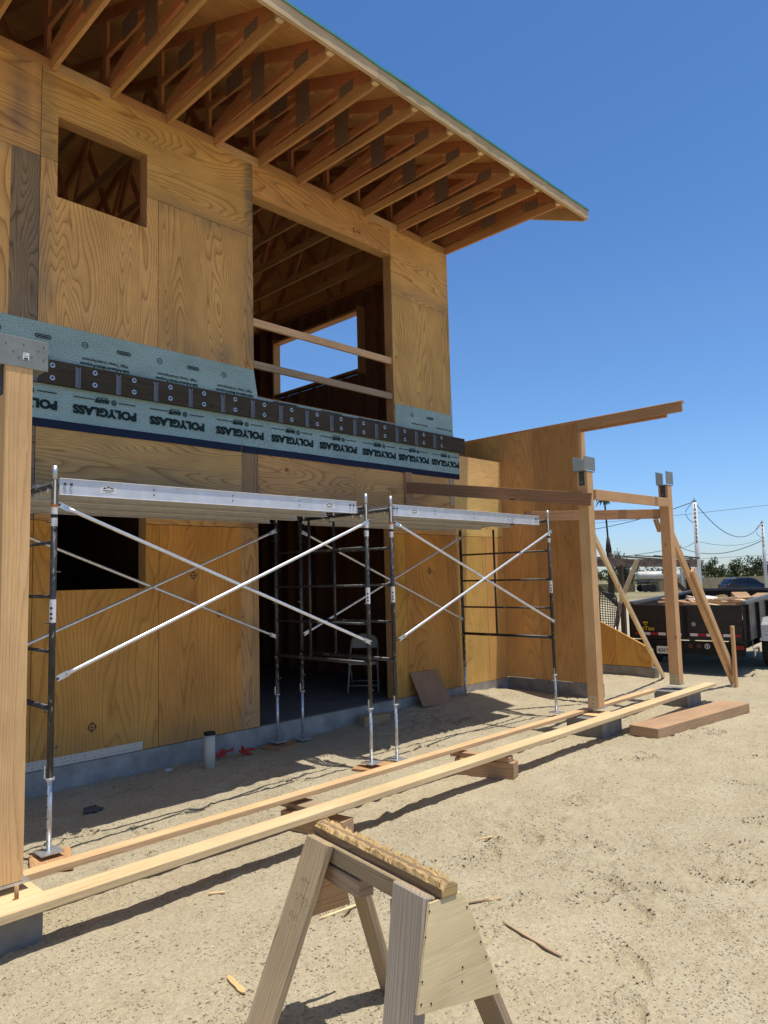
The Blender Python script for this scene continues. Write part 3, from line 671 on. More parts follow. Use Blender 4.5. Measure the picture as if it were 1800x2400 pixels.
# sheathing, underlayment, fascia
mb = MB(); x0, x1 = -3.2, 9.262
for a, b in ((4.795, 9.44), (9.44, 14.085)):
    za, zb = zr(a), zr(b)
    xx = x0
    while xx < x1 - .01:
        xe = min(x1, xx + 2.44)
        P = [(xx + .002, a, za), (xe - .002, a, za), (xe - .002, b, zb), (xx + .002, b, zb)]
        mb.prism(P, 0, (0, 0, .014), 'ply_wing', (1, 0, 0)); xx = xe
roof = part(mb, 'roof_sheathing')
mb = MB()      # wavy edged underlayment, as a grid strip near the eave plus flat rest
n = 260; vs = []; fs = []
for i in range(n + 1):
    x = x0 - .01 + (x1 + .02 - x0) * i / n
    w1 = .010 + .009 * mnoise.noise(Vector((x * 2.1, 0, 0))) + .006 * mnoise.noise(Vector((x * 7, 3, 0)))
    dz = .005 + .006 * mnoise.noise(Vector((x * 3.1, 7, 0)))
    ye = 4.793 - w1
    for (yy, zz) in ((ye, zr(ye) + .002 + dz - .012), (ye + .004, zr(ye) + .019 + dz), (4.95, zr(4.95) + .0175), (9.44, zr(9.44) + .0175), (14.09, zr(14.09) + .0175)):
        vs.append((x, yy, zz))
for i in range(n):
    for j in range(4): fs.append((i * 5 + j, (i + 1) * 5 + j, (i + 1) * 5 + j + 1, i * 5 + j + 1))
mb.add(vs, fs, None, 'teal'); un = part(mb, 'roof_underlayment')
sm = un.modifiers.new('th', 'SOLIDIFY'); sm.thickness = .002
mb = MB()
for i, (a, b) in enumerate(((-3.2, .9), (.902, 3.52), (3.522, 4.98), (4.982, 6.9), (6.902, 9.262))):
    mb2 = MB(); mb2.box(a, b, 4.797, 4.835, 6.905, zr(4.797) - .001, 'x', 'fascia'); part(mb2, 'fascia_board')

# membrane band on the wall
mb = MB()
def band(a, b, z0, z1, y=YW - .004, m='memb'):
    n = max(2, int((b - a) / .09)); vs = []; fs = []
    for i in range(n + 1):
        x = a + (b - a) * i / n
        for z in (z0, z1):
            w = .0015 + .0022 * (mnoise.noise(Vector((x * 1.6, z * 2, 5))))
            vs.append((x, y - w, z + (.004 * mnoise.noise(Vector((x * 1.3, z, 2))) if z in (z0, z1) else 0)))
    for i in range(n): fs.append((2 * i, 2 * i + 2, 2 * i + 3, 2 * i + 1))
    mb.add(vs, fs, None, m)
band(-3, 4.20, 3.70, 4.325); band(4.20, 4.72, 3.70, 4.322, YW - .0055)
band(4.72, 4.895, 3.70, 4.32, YW - .004)
mb.add([(4.893, YW - .006, 4.32), (4.895, YW - .006, 4.0), (4.95, YW - .006, 3.99)], [(0, 1, 2)], None, 'memb')
band(4.89, 7.30, 3.70, 4.005); band(7.30, 7.60, 3.70, 4.30); band(7.60, 8.575, 3.70, 4.305, YW - .0055)
band(-3, 4.72, 3.405, 3.73, YW - .006); band(4.72, 7.60, 3.405, 3.73, YW - .0085); band(7.60, 8.70, 3.405, 3.73, YW - .0105)
band(-3, 4.71, 3.325, 3.406, YW - .0075, 'blue'); band(4.72, 8.695, 3.325, 3.406, YW - .0100, 'blue')
mem = part(mb, 'membrane')
solid = mem.modifiers.new('th', 'SOLIDIFY'); solid.thickness = .0015
# its printing (upside down, as in the photograph)
mb = MB(); yp = YW - .0165; RX = (-1, 0, 0); UZ = (0, 0, -1)
px_ = [2.72 + .785 * k for k in range(-3, 4)]
cx = [(2.79 + 3.44) / 2 - .79 * 2, (2.79 + 3.44) / 2 - .79, 3.115, 3.905, 4.70, 5.455, 6.205, 6.955, 7.66, 8.365]
for c in cx:
    put_text(mb, 'POLYGLASS', .112, (c, yp, 3.542), RX, UZ, 'inkpr', bold=.0068, width=.645)
    put_text(mb, 'MAPEI', .056, (c - .035, yp, 3.655), RX, UZ, 'inkpr', bold=.0034, width=.145, shear=.2)
    put_text(mb, 'GROUP', .020, (c - .03, yp, 3.688), RX, UZ, 'inkpr', bold=.0004, width=.11)
    for sx_, w in ((-.215, .20), (.225, .18)): rect(mb, (c + sx_, yp, 3.660), RX, UZ, w, .009, 'inkpr')
    # small emblem beside the word
    for rr, th in ((.026, 0), (.013, 1)):
        pts = [(c + .085 + math.cos(t * math.pi / 3 + .5) * rr, yp, 3.655 + math.sin(t * math.pi / 3 + .5) * rr) for t in range(6)]
        for t in range(6):
            a = Vector(pts[t]); b = Vector(pts[(t + 1) % 6]); md = (a + b) / 2; d = b - a
            rect(mb, md, d, d.cross(Vector((0, 1, 0))), d.length, .007, 'inkpr')
yq = YW - .0105
for k in range(-6, 16):
    c = 2.51 + .395 * k
    if c > 8.4 or 4.75 < c < 7.4: continue
    if k % 2 == 0:
        for j in range(2):     # lozenge outline
            pass
        w, h = .15, .042
        ring = [(math.cos(t), math.sin(t)) for t in [i * math.pi / 10 for i in range(20)]]
        def stad(q, w, h): return (c + (w / 2 - h / 2) * (1 if q[0] > 0 else -1) + q[0] * h / 2, yq, 4.185 + q[1] * h / 2)
        for i in range(20):
            A = stad(ring[i], w, h); B = stad(ring[(i + 1) % 20], w, h); A2 = stad(ring[i], w - .02, h - .018); B2 = stad(ring[(i + 1) % 20], w - .02, h - .018)
            mb.add([A, B, B2, A2], [(0, 1, 2, 3)], None, 'inkpr')
        rect(mb, (c, yq, 4.185), RX, UZ, .11, .012, 'inkpr')
    else:
        for i in range(18):
            t0_, t1_ = i * math.pi / 9, (i + 1) * math.pi / 9
            P = [(c + math.cos(t) * r, yq, 4.185 + math.sin(t) * r) for t, r in ((t0_, .031), (t1_, .031), (t1_, .024), (t0_, .024))]
            mb.add(P, [(0, 1, 2, 3)], None, 'inkpr')
        put_text(mb, '132', .022, (c, yq, 4.185), RX, UZ, 'inkpr', bold=.0006)
for k, c in enumerate([3.11 - .79 * 2, 3.11 - .79, 3.11, 3.90, 4.63]):
    put_text(mb, 'High Temp Underlayment', .042, (c, yq, 4.052), RX, UZ, 'inkpr', bold=.0006, width=.47)
    put_text(mb, 'Self-Adhered Multi-Purpose', .042, (c, yq, 4.003), RX, UZ, 'inkpr', bold=.0012, width=.50)
for c in (5.35, 6.1, 6.75, 7.1):
    put_text(mb, 'Self-Adhered Multi-Purpose', .036, (c, yq - .004, 3.985), RX, UZ, 'inkpr', bold=.001, width=.36)
for c in (7.80, 8.36):
    put_text(mb, 'High Temp Underlayment', .036, (c, yq, 4.062), RX, UZ, 'inkpr', bold=.0006, width=.36)
tx = mb.build('printed_lettering', None, mem); tx.location = -HP

# ledger with bolts and hangers
mb = MB(); mb.box(-3, 4.60, YW - .062, YW - .018, 3.735, 3.962, 'x', 'ledger'); mb.box(4.603, 8.79, YW - .062, YW - .018, 3.735, 3.962, 'x', 'ledger')
led = part(mb, 'ledger_board', bevel=.002)
yl = YW - .062
def sub(mb, name, parent, bevel=0):
    return part(mb, name, parent=parent, bevel=bevel)
bolt0 = None
for k in range(-8, 15):
    for z in (3.91, 3.79):
        p = (2.58 + .4036 * k, yl, z)
        if bolt0 is None:
            b = MB(); b.disc((0, 0, 0), (0, -1, 0), .024, .003, 18, 'galv'); b.disc((0, -.003, 0), (0, -1, 0), .012, .010, 6, 'sidepl')
            bolt0 = b.build('bolt', None, led); ob = bolt0
        else:
            ob = bolt0.copy(); C.objects.link(ob); ob.parent = led
        ob.location = Vector(p) - HP
hg0 = None
for k in range(-7, 14):
    p = (2.82 + .4036 * k, yl, 3.735)
    if hg0 is None:
        b = MB()
        b.box(-.024, -.014, -.003, -.0005, .0, .20, 'z', 'hanger'); b.box(.014, .024, -.003, -.0005, .0, .20, 'z', 'hanger')
        b.box(-.014, -.0125, -.022, -.0005, .0, .185, 'z', 'hanger'); b.box(.0125, .014, -.022, -.0005, .0, .185, 'z', 'hanger')
        b.box(-.0125, .0125, -.023, -.0005, -.001, .0005, 'y', 'hanger')
        b.box(-.0125, .0125, -.0025, -.0006, .0015, .19, 'z', 'hanger')
        for zz in (.03, .065, .10, .14, .175): b.disc((.0 , -.0026, zz), (0, -1, 0), .004, .001, 8, 'ink')
        hg0 = b.build('joist_hanger', None, led); ob = hg0
    else:
        ob = hg0.copy(); C.objects.link(ob); ob.parent = led
    ob.location = Vector(p) - HP
# straps
mb = MB(); mb.box(1.2, 3.53, YW - .004, YW - .0015, .222, .305, 'x', 'strap'); part(mb, 'steel_strap')
mb = MB(); mb.box(8.465, 8.515, YW - .012, YW - .0015, 2.92, 3.325, 'z', 'strap'); part(mb, 'steel_strap')
mb = MB(); mb.box(8.576, 8.580, YW - .004, YW + .05, 4.28, 4.55, 'z', 'strap'); mb.box(8.535, 8.576, YW - .004, YW - .0015, 4.30, 4.53, 'z', 'strap'); part(mb, 'steel_strap')
# pencil marks
mb = MB()
def ring(c, r, w, m='ink', n=14, ax='y'):
    for i in range(n):
        a, b = 2 * math.pi * i / n, 2 * math.pi * (i + 1) / n
        mb.add([(c[0] + math.cos(t) * q, c[1], c[2] + math.sin(t) * q * 1.05) for t, q in ((a, r), (b, r), (b, r - w), (a, r - w))], [(0, 1, 2, 3)], None, m)
for c, r in (((4.10, YW - .002, 1.93), .036), ((3.02, YW - .002, .52), .038), ((7.93, YW - .002, 1.93), .04)):
    ring(c, r, .009); rect(mb, c, (1, 0, 0), (0, 0, 1), r * 2.8, .006, 'ink'); rect(mb, (c[0], c[1] - .0003, c[2]), (1, 0, 0), (0, 0, 1), .006, r * 2.8, 'ink')
put_text(mb, 'S-H', .10, (6.62, YW - .006, 6.60), (1, 0, 0), (0, 0, 1), 'pencil', bold=.001)
part(mb, 'marker_marks')

# ------------------------------------------------------------------ wing wall (right)
W = empty('wing_wall', (9.8, 5.4, 0), 'tall plywood wing wall standing forward of the house corner on a concrete curb', 'wall')
WP = Vector((9.8, 5.4, 0))
def ysheet(x, y0, y1, z0, z1, m, th=.012, name='plywood_sheet', par=W, off=WP, zt=None):
    mb = MB(); z1b = zt if zt is not None else z1
    P = [(x, y0, z0), (x, y1, z0), (x, y1, z1b), (x, y0, z1)]
    mb.prism(P, 0, (th, 0, 0), m, (0, 0, 1)); return part(mb, name, parent=par, off=off)
ysheet(9.79, 5.44, 6.24, .235, 4.125, 'ply_wing'); ysheet(9.79, 6.244, 6.866, .235, 4.125, 'ply_wing'); ysheet(9.79, 6.867, 9.0, .235, 4.125, 'ply_wing')
for yy in (5.44, 6.1, 6.9, 8.0, 8.95):
    mb = MB(); mb.box(9.803, 9.94, yy, yy + .04, .24, 4.12, 'z', 'stud'); part(mb, 'stud', parent=W, off=WP)
mb = MB(); mb.box(9.803, 9.94, 5.40, 5.439, .24, 4.0, 'z', 'post'); part(mb, 'end_stud', parent=W, off=WP)
mb = MB(); mb.box(9.785, 9.96, 5.30, 6.862, -.2, .228, 'y', 'concd'); part(mb, 'concrete_curb', parent=W, off=WP)
mb = MB(); mb.box(9.765, 9.80, 3.84, 5.425, 4.005, 4.15, 'y', 'brace'); mb.box(9.803, 9.86, 3.84, 9.0, 4.128, 4.165, 'y', 'brace'); part(mb, 'top_beam', parent=W, off=WP, bevel=.003)
mb = MB(); mb.box(9.803, 9.86, 4.08, 5.398, 3.975, 4.127, 'y', 'brace'); part(mb, 'beam_cleat', parent=W, off=WP)

# low sloping wall farther right
T2 = empty('low_sloped_wall', (12.35, 5.65, 0), 'low plywood wall with a sloping top on a concrete curb, right of the middle post', 'wall')
TP = Vector((12.35, 5.65, 0))
ysheet(12.35, 5.66, 6.30, .185, .50, 'ply_low', par=T2, off=TP, zt=.82); ysheet(12.35, 6.303, 8.2, .185, .82, 'ply_low', par=T2, off=TP, zt=1.72)
mb = MB(); mb.prism([(12.362, 5.66, .185), (12.362, 8.2, .185), (12.362, 8.2, 1.70), (12.362, 5.66, .49)], 0, (.10, 0, 0), 'stud', (0, 1, 0)); part(mb, 'framing', parent=T2, off=TP)
mb = MB(); mb.box(12.34, 12.50, 5.60, 8.2, -.2, .180, 'y', 'concd'); part(mb, 'concrete_curb', parent=T2, off=TP)

# ------------------------------------------------------------------ porch posts, footings
def footing(x0, x1, y0, y1, top, label):
    mb = MB(); mb.box(x0, x1, y0, y1, -.25, top, 'x', 'concd'); o = mb.build('concrete_footing', None, None, .006); origin(o, ((x0 + x1) / 2, (y0 + y1) / 2, 0))
    tag(o, label, 'footing', 'concrete footings under the porch posts'); return o
footing(1.08, 1.555, 4.10, 4.58, .194, 'square concrete footing under the big left foreground post')
footing(7.62, 8.08, 4.10, 4.56, .194, 'square concrete footing under the middle porch post')
footing(9.98, 10.46, 4.10, 4.56, .194, 'square concrete footing under the right-hand porch post')
def post(x0, top, label, br, cap, yf=4.27, w=.15, zb=.262, anchors=True):
    P = Vector((x0 + w / 2, yf + w / 2, zb))
    E_ = empty('porch_post', P, label, 'post', 'timber porch posts in a row')
    mb = MB(); mb.box(x0, x0 + w, yf, yf + w, zb + .012, top, 'z', 'post'); part(mb, 'shaft', parent=E_, off=P, bevel=.004)
    mb = MB()
    mb.box(x0 - .01, x0 + w + .03, yf - .01, yf + w + .01, zb, zb + .011, 'x', 'galv')
    if anchors:
        mb.box(x0 - .003, x0, yf + .012, yf + w - .012, zb + .012, zb + .15, 'z', 'paleply')
        for zz in (.06, .11): mb.disc((x0 - .003, yf + .07, zb + zz), (-1, 0, 0), .006, .004, 8, 'ink')
    part(mb, 'post_base', parent=E_, off=P)
    if br:
        xa, xb, za, zb2 = cap
        for yy in (yf - .006, yf + w + .001):
            mb = MB(); mb.box(xa, xb, yy, yy + .005, za, zb2, 'x', 'bracket')
            c = part(mb, 'cap_plate', parent=E_, off=P, bevel=.0015)
            if yy < yf and br == 2:
                mb = MB()
                for (px, pz) in ((1.40, 3.18), (1.455, 3.23), (1.50, 3.165), (1.535, 3.205), (1.565, 3.16), (1.565, 3.235), (1.43, 3.15), (1.36, 3.22)):
                    mb.disc((px, yy - .0004, pz), (0, -1, 0), .0035, .0012, 8, 'ink')
                part(mb, 'bolt_hole', parent=c, off=P)
                mb = MB(); rect(mb, (1.468, yy - .0012, 3.163), (1, 0, 0), (0, 0, 1), .034, .042, 'label')
                rect(mb, (1.468, yy - .0018, 3.149), (1, 0, 0), (0, 0, 1), .022, .010, 'ink'); rect(mb, (1.468, yy - .0018, 3.164), (1, 0, 0), (0, 0, 1), .022, .003, 'ink'); rect(mb, (1.46, yy - .0018, 3.178), (1, 0, 0), (0, 0, 1), .016, .003, 'ink')
                part(mb, 'price_sticker', parent=c, off=P)
        mb = MB(); mb.box(xa, xb, yf, yf + w, top + .0015, top + .007, 'x', 'bracket')
        mb.box(x0 - .006, x0 - .0005, yf + .035, yf + w - .035, top - .17, top, 'z', 'sidepl'); mb.box(x0 + w + .0005, x0 + w + .006, yf + .035, yf + w - .035, top - .17, top, 'z', 'sidepl')
        mb.disc((x0 - .006, yf + .07, top - .13), (-1, 0, 0), .008, .005, 8, 'galv'); part(mb, 'post_cap', parent=E_, off=P)
    return E_
post(1.365, 3.105, 'large sunlit timber post at the left edge with a grey steel cap and sticker', 2, (1.20, 1.592, 3.095, 3.268), w=.146)
post(7.87, 3.07, 'middle timber porch post with a grey steel cap, carrying two cross boards', 1, (7.80, 8.07, 3.085, 3.25), w=.14)
post(10.17, 3.07, 'right-hand timber porch post with an open steel cap', 1, (10.12, 10.36, 3.085, 3.27), w=.14)

# boards tying posts and wall
def board(name, p0, p1, w, h, m, label, cat, group=None, up=(0, 0, 1), bevel=.003):
    mb = MB(); mb.beam(p0, p1, w, h, up, m); o = mb.build(name, None, None, bevel); origin(o, p0); return tag(o, label, cat, group)
board('cross_board', (7.46, 6.86, 3.115), (7.845, 4.22, 2.72), .04, .155, 'brown', 'long brown board running from the house wall to the middle porch post', 'board')
mb = MB(); mb.box(7.44, 7.57, 6.825, 6.862, 2.86, 3.33, 'z', 'brace'); o = mb.build('wall_cleat', None); origin(o, (7.5, 6.84, 2.86)); tag(o, 'short vertical cleat nailed to the wall behind the long brown board', 'cleat')
board('header_board', (8.012, 4.262, 2.795), (10.165, 4.262, 2.815), .038, .125, 'post', 'pale horizontal board between the middle and right-hand porch posts', 'board')
board('diagonal_board', (8.50, 5.58, 2.652), (10.20, 4.42, 2.672), .04, .135, 'brace', 'brown board behind the middle post slanting back toward the wing wall', 'board')
board('brace', (8.02, 4.45, 2.60), (12.45, 5.50, .02), .04, .09, 'new', 'thin yellow diagonal brace running down behind the posts to the sand', 'brace', 'diagonal braces holding the porch posts')
E_ = empty('doubled_brace', (12.45, 4.33, 0), 'thick doubled diagonal brace from the right-hand post down to a stake', 'brace', 'diagonal braces holding the porch posts')
EP = Vector((12.45, 4.33, 0))
mb = MB(); mb.beam((10.38, 4.34, 2.36), (12.38, 4.33, .05), .045, .125, (0, 0, 1), 'post'); part(mb, 'long_board', parent=E_, off=EP, bevel=.003)
mb = MB(); mb.beam((10.90, 4.285, 1.86), (12.34, 4.285, .18), .040, .095, (0, 0, 1), 'new2'); part(mb, 'lapped_board', parent=E_, off=EP, bevel=.003)
board('stake', (12.20, 4.22, -.1), (12.20, 4.22, .95), .085, .04, 'post', 'upright wooden stake driven in the sand at the foot of the doubled brace', 'stake', up=(0, 1, 0))
board('short_block', (10.09, 4.44, 2.60), (10.18, 4.425, 2.42), .05, .06, 'brace', 'small wooden scrap nailed under the board on the right-hand post', 'block')

# ------------------------------------------------------------------ long form boards on the ground and supports
board('form_board', (.9, 4.467, .222), (9.75, 4.467, .228), .09, .038, 'new2', 'orange 2x4 board lying level along the row of porch posts, house side', 'board', 'long boards laid along the footings')
board('form_board', (.4, 4.052, .219), (10.72, 4.052, .229), .15, .044, 'new', 'long pale yellow board nearest the sawhorse, laid level past the footings', 'board', 'long boards laid along the footings')
board('form_plate', (1.18, 4.20, .212), (1.58, 4.20, .212), .40, .030, 'new', 'flat square of pale wood on the footing under the left foreground post', 'wood plate')
mb = MB(); mb.tube([(1.44, 4.16, .225), (1.44, 4.16, .30)], .011, 10, 'brace'); o = mb.build('anchor_bolt', None); origin(o, (1.44, 4.16, .225)); tag(o, 'threaded rod sticking up in front of the left foreground post base', 'bolt')
board('form_plate', (7.72, 4.26, .205), (8.05, 4.26, .205), .28, .022, 'new2', 'flat wood plate on the footing under the middle porch post', 'wood plate')

def blockstack(P, parts, label):
    pass
board('support_block', (3.58, 4.62, .150), (3.62, 4.26, .150), .17, .038, 'grey', 'grey wood offcut on the blocks under the long boards behind the sawhorse', 'block', 'blocks propping the long boards')
board('support_block', (3.52, 4.56, .060), (3.62, 3.98, .060), .14, .135, 'block', 'wooden block lying on the sand under the long boards behind the sawhorse', 'block', 'blocks propping the long boards')
board('support_block', (5.52, 4.56, .165), (5.66, 3.98, .165), .10, .045, 'block', 'thin upper offcut of the pair under the long boards at the centre', 'block', 'blocks propping the long boards')
board('support_block', (5.52, 4.50, .065), (5.69, 3.95, .065), .14, .15, 'block', 'lower wooden block of the pair under the long boards at the centre', 'block', 'blocks propping the long boards')
board('glulam_beam', (7.96, 3.785, .055), (10.16, 3.54, .055), .36, .115, 'glulam', 'thick brown laminated beam lying on the sand at the right', 'beam', bevel=.005)

# ------------------------------------------------------------------ scaffold
YF, YB = 5.20, 6.70
def scaffold_frame(x, label, gz=0.0, jl=.55, lean=.0):
    P = Vector((x, YF, 0)); E_ = empty('scaffold_section', P, label, 'scaffold', 'black scaffold end frames')
    for y in (YF, YB):
        mb = MB(); mb.tube([(x, y, jl), (x, y, 2.60)], .0215, 14, 'blackpaint')
        lg = part(mb, 'leg', parent=E_, off=P)
        mb = MB(); mb.tube([(x, y, 2.60), (x, y, 2.70)], .017, 12, 'galv'); part(mb, 'coupling_pin', parent=lg, off=P)
        if y == YF:
            mb = MB()
            for za, zb, c in ((2.27, 2.42, 'label'), (2.405, 2.425, 'orange'), (2.33, 2.355, 'ink')):
                mb.tube([(x, y, za), (x, y, zb)], .0222 if c == 'label' else .0225, 14, c, cap=False)
            part(mb, 'safety_sticker', parent=lg, off=P)
            mb = MB(); mb.tube([(x, y, 1.60), (x, y, 1.76)], .0222, 14, 'label', cap=False)
            for zz in (1.63, 1.66, 1.70): mb.disc((x - .0155, y - .0155, zz), (-.7, -.7, 0), .009, .0022, 8, 'ink')
            part(mb, 'maker_sticker', parent=lg, off=P)
        mb = MB(); mb.tube([(x, y, gz + .03), (x, y, jl + .02)], .0165, 12, 'galv')
        mb.tube([(x, y, jl - .012), (x, y, jl + .004)], .032, 12, 'galv')
        mb.beam((x - .045, y - .02, jl + .01), (x - .045, y - .02, jl + .09), .008, .012, (0, 1, 0), 'galv')
        for zz in [gz + .09 + i * .075 for i in range(int((jl - gz - .1) / .075))]: mb.disc((x - .0155, y - .0055, zz), (-1, -.35, 0), .0045, .002, 8, 'ink')
        j = part(mb, 'screw_jack', parent=E_, off=P)
        mb = MB(); mb.box(x - .075, x + .075, y - .075, y + .075, gz + .022, gz + .030, 'x', 'galv'); part(mb, 'base_plate', parent=j, off=P)
        mb = MB()
        for zz in (2.43, 1.95, 1.23, .75): mb.tube([(x, y, zz), (x, y + (-.05 if y == YF else .05) * 0, zz), (x + .05, y, zz)][0::2], .006, 8, 'blackpaint')
        for zz in (2.30, 1.6, 1.0): mb.tube([(x, y, zz), (x - .05, y, zz)], .005, 8, 'blackpaint')
        part(mb, 'brace_stud', parent=lg, off=P)
    for zz, r in ((2.562, .020), (2.16, .0125), (1.78, .0125), (1.40, .0125), (1.015, .020)):
        mb = MB(); mb.tube([(x, YF, zz), (x, YB, zz)], r, 12, 'blackpaint'); part(mb, 'rung' if r < .02 else 'cross_bar', parent=E_, off=P)
    mb = MB(); mb.tube([(x, YF + .90, 1.015), (x, YF + .90, 2.50)], .0145, 12, 'blackpaint'); part(mb, 'upright', parent=E_, off=P)
SX = (2.00, 5.06, 5.42, 8.46)
scaffold_frame(SX[0], 'black scaffold end frame nearest the big left post, front leg on a wood pad', .045)
scaffold_frame(SX[1], 'black scaffold end frame at the right end of the longer near platform', .035, .58)
scaffold_frame(SX[2], 'black scaffold end frame at the left end of the far platform', .0, .57)
scaffold_frame(SX[3], 'black scaffold end frame farthest right, in front of the sunlit wing corner', .02, .53)
def xbrace(xa, xb, y, label, yo):
    P = Vector(((xa + xb) / 2, y, 1.82)); E_ = empty('cross_brace', P, label, 'cross brace', 'zinc scaffold cross braces')
    for i, (za, zb) in enumerate(((2.42, 1.22), (1.22, 2.42))):
        yy = y + yo * (1 if i == 0 else 2.4)
        a = Vector((xa + .015, yy, za)); b = Vector((xb - .015, yy, zb)); d = (b - a).normalized()
        mb = MB(); mb.tube([a + d * .07, a + d * .13, b - d * .13, b - d * .07], .0145, 12, 'galvbright')
        for q, s_ in ((a, 1), (b, -1)):
            mb.beam(q - d * s_ * .005, q + d * s_ * .085, .006, .040, (0, 0, 1), 'galv')
            mb.disc(q + Vector((0, -.004, 0)), (0, -1, 0), .010, .006, 10, 'sidepl')
        part(mb, 'brace_tube', parent=E_, off=P)
    c = Vector(((xa + xb) / 2, y + yo * 1.7, 1.82)); mb = MB(); mb.tube([c + Vector((0, -.03, 0)), c + Vector((0, .03, 0))], .006, 8, 'galv'); part(mb, 'pivot_bolt', parent=E_, off=P)
xbrace(SX[0], SX[1], YF - .03, 'shiny cross brace on the near face of the longer scaffold platform', -.012)
xbrace(SX[0], SX[1], YB, 'dull cross brace against the wall behind the longer scaffold platform', -.012)
xbrace(SX[2], SX[3], YF - .03, 'shiny cross brace on the near face of the far right scaffold platform', -.012)
xbrace(SX[2], SX[3], YB, 'dull cross brace against the wall behind the far right scaffold platform', -.012)
def plank(xa, xb, y0, label, group, first):
    P = Vector(((xa + xb) / 2, y0, 2.5)); E_ = empty('scaffold_plank', P, label, 'scaffold plank', group)
    w = .46; zt = 2.615; zb = 2.505
    for yy, nm in ((y0, 0), (y0 + w, 1)):
        mb = MB(); mb.box(xa, xb, yy - .002, yy + .003, zb, zt, 'x', 'alu')
        mb.box(xa, xb, yy - .010 if nm == 0 else yy - .02, yy + .02 if nm == 0 else yy + .01, zt - .0005, zt + .006, 'x', 'alu')
        mb.box(xa, xb, yy - .006 if nm == 0 else yy - .03, yy + .03 if nm == 0 else yy + .006, zb - .005, zb - .0005, 'x', 'alu')
        part(mb, 'side_rail', parent=E_, off=P, bevel=.001)
    mb = MB(); mb.box(xa + .004, xb - .004, y0 + .0035, y0 + w - .004, zt - .03, zt - .006, 'x', 'aludk')
    for k in range(5): mb.box(xa + .01, xb - .01, y0 + .060 + k * .08, y0 + .078 + k * .08, zt - .075, zt - .0302, 'x', 'aludk')
    mb.box(xa + .01, xb - .01, y0 + .0202, y0 + .030, zb - .003, zb + .02, 'x', 'aludk')
    part(mb, 'deck', parent=E_, off=P)
    for xx, s_ in ((xa, -1), (xb, 1)):
        mb = MB()
        for yy in (y0 + .05, y0 + w - .05):
            pts = [(xx - s_ * .03, yy, 2.56), (xx + s_ * .025, yy, 2.575), (xx + s_ * .055, yy, 2.545), (xx + s_ * .06, yy, 2.51)]
            mb.tube([(p[0], p[1], p[2]) for p in pts], .010, 8, 'galv')
        for q in (.04, .085): mb.disc((xx - s_ * q, y0 - .0023, 2.58), (0, -1, 0), .010, .007, 8, 'sidepl'); mb.disc((xx - s_ * q, y0 - .0023, 2.55), (0, -1, 0), .009, .006, 8, 'galv')
        part(mb, 'end_hook', parent=E_, off=P)
    if first:
        mb = MB()
        for q in ((xa + .36,) + ((xb - .36,) if first == 2 else ())):
            rect(mb, (q, y0 - .0030, 2.562), (1, 0, 0), (0, 0, 1), .125, .062, 'label')
            z = 2.567
            mb.add([(q - .045, y0 - .0036, z - .004), (q - .028, y0 - .0036, z + .010), (q - .014, y0 - .0036, z + .002), (q, y0 - .0036, z + .020), (q + .016, y0 - .0036, z + .004), (q + .026, y0 - .0036, z + .012), (q + .046, y0 - .0036, z - .004), (q + .02, y0 - .0036, z + .002), (q, y0 - .0036, z + .008), (q - .02, y0 - .0036, z)],
                   [(0, 1, 2, 9), (9, 2, 3, 8), (8, 3, 4, 7), (7, 4, 5, 6)], None, 'ink')
            rect(mb, (q, y0 - .0036, 2.553), (1, 0, 0), (0, 0, 1), .085, .006, 'pencil'); rect(mb, (q, y0 - .0036, 2.540), (1, 0, 0), (0, 0, 1), .05, .003, 'pencil')
        part(mb, 'maker_sticker', parent=E_, off=P)
        mb = MB()
        for q in (.25, .5, .75):
            xx = xa + (xb - xa) * q
            mb.disc((xx, y0 - .0023, 2.545), (0, -1, 0), .006, .002, 8, 'ink'); mb.disc((xx, y0 - .0023, 2.585), (0, -1, 0), .006, .002, 8, 'ink')
        part(mb, 'rivet', parent=E_, off=P)
for (xa, xb, which, nm) in ((SX[0] + .045, SX[1] - .10, 'longer near', 2), (SX[2] + .045, SX[3] - .16, 'far right', 0)):
    for k, yy in enumerate((5.235, 5.725, 6.215)):
        plank(xa, xb, yy, ('front', 'middle', 'rear')[k] + ' aluminium plank of the ' + which + ' scaffold platform', 'aluminium scaffold planks', (nm or 3) if k == 0 else 0)
# pads
def pad(x, y, a, w, l, th, label, m='new2'):
    d = Vector((math.cos(a), math.sin(a), 0)) * l / 2
    return board('wood_pad', Vector((x, y, th / 2 - .005)) - d, Vector((x, y, th / 2 - .005)) + d, w, th, m, label, 'wood pad', 'wood pads under the scaffold feet')
pad(2.0, 5.16, 1.25, .26, .34, .045, 'orange wood pad under the near left scaffold foot', 'brace')
pad(5.10, 5.22, .35, .30, .36, .030, 'thin orange wood pad under the middle scaffold foot', 'brace')
pad(5.08, 6.68, .2, .30, .36, .030, 'half-buried wood pad under the rear scaffold foot by the doorway', 'brace')

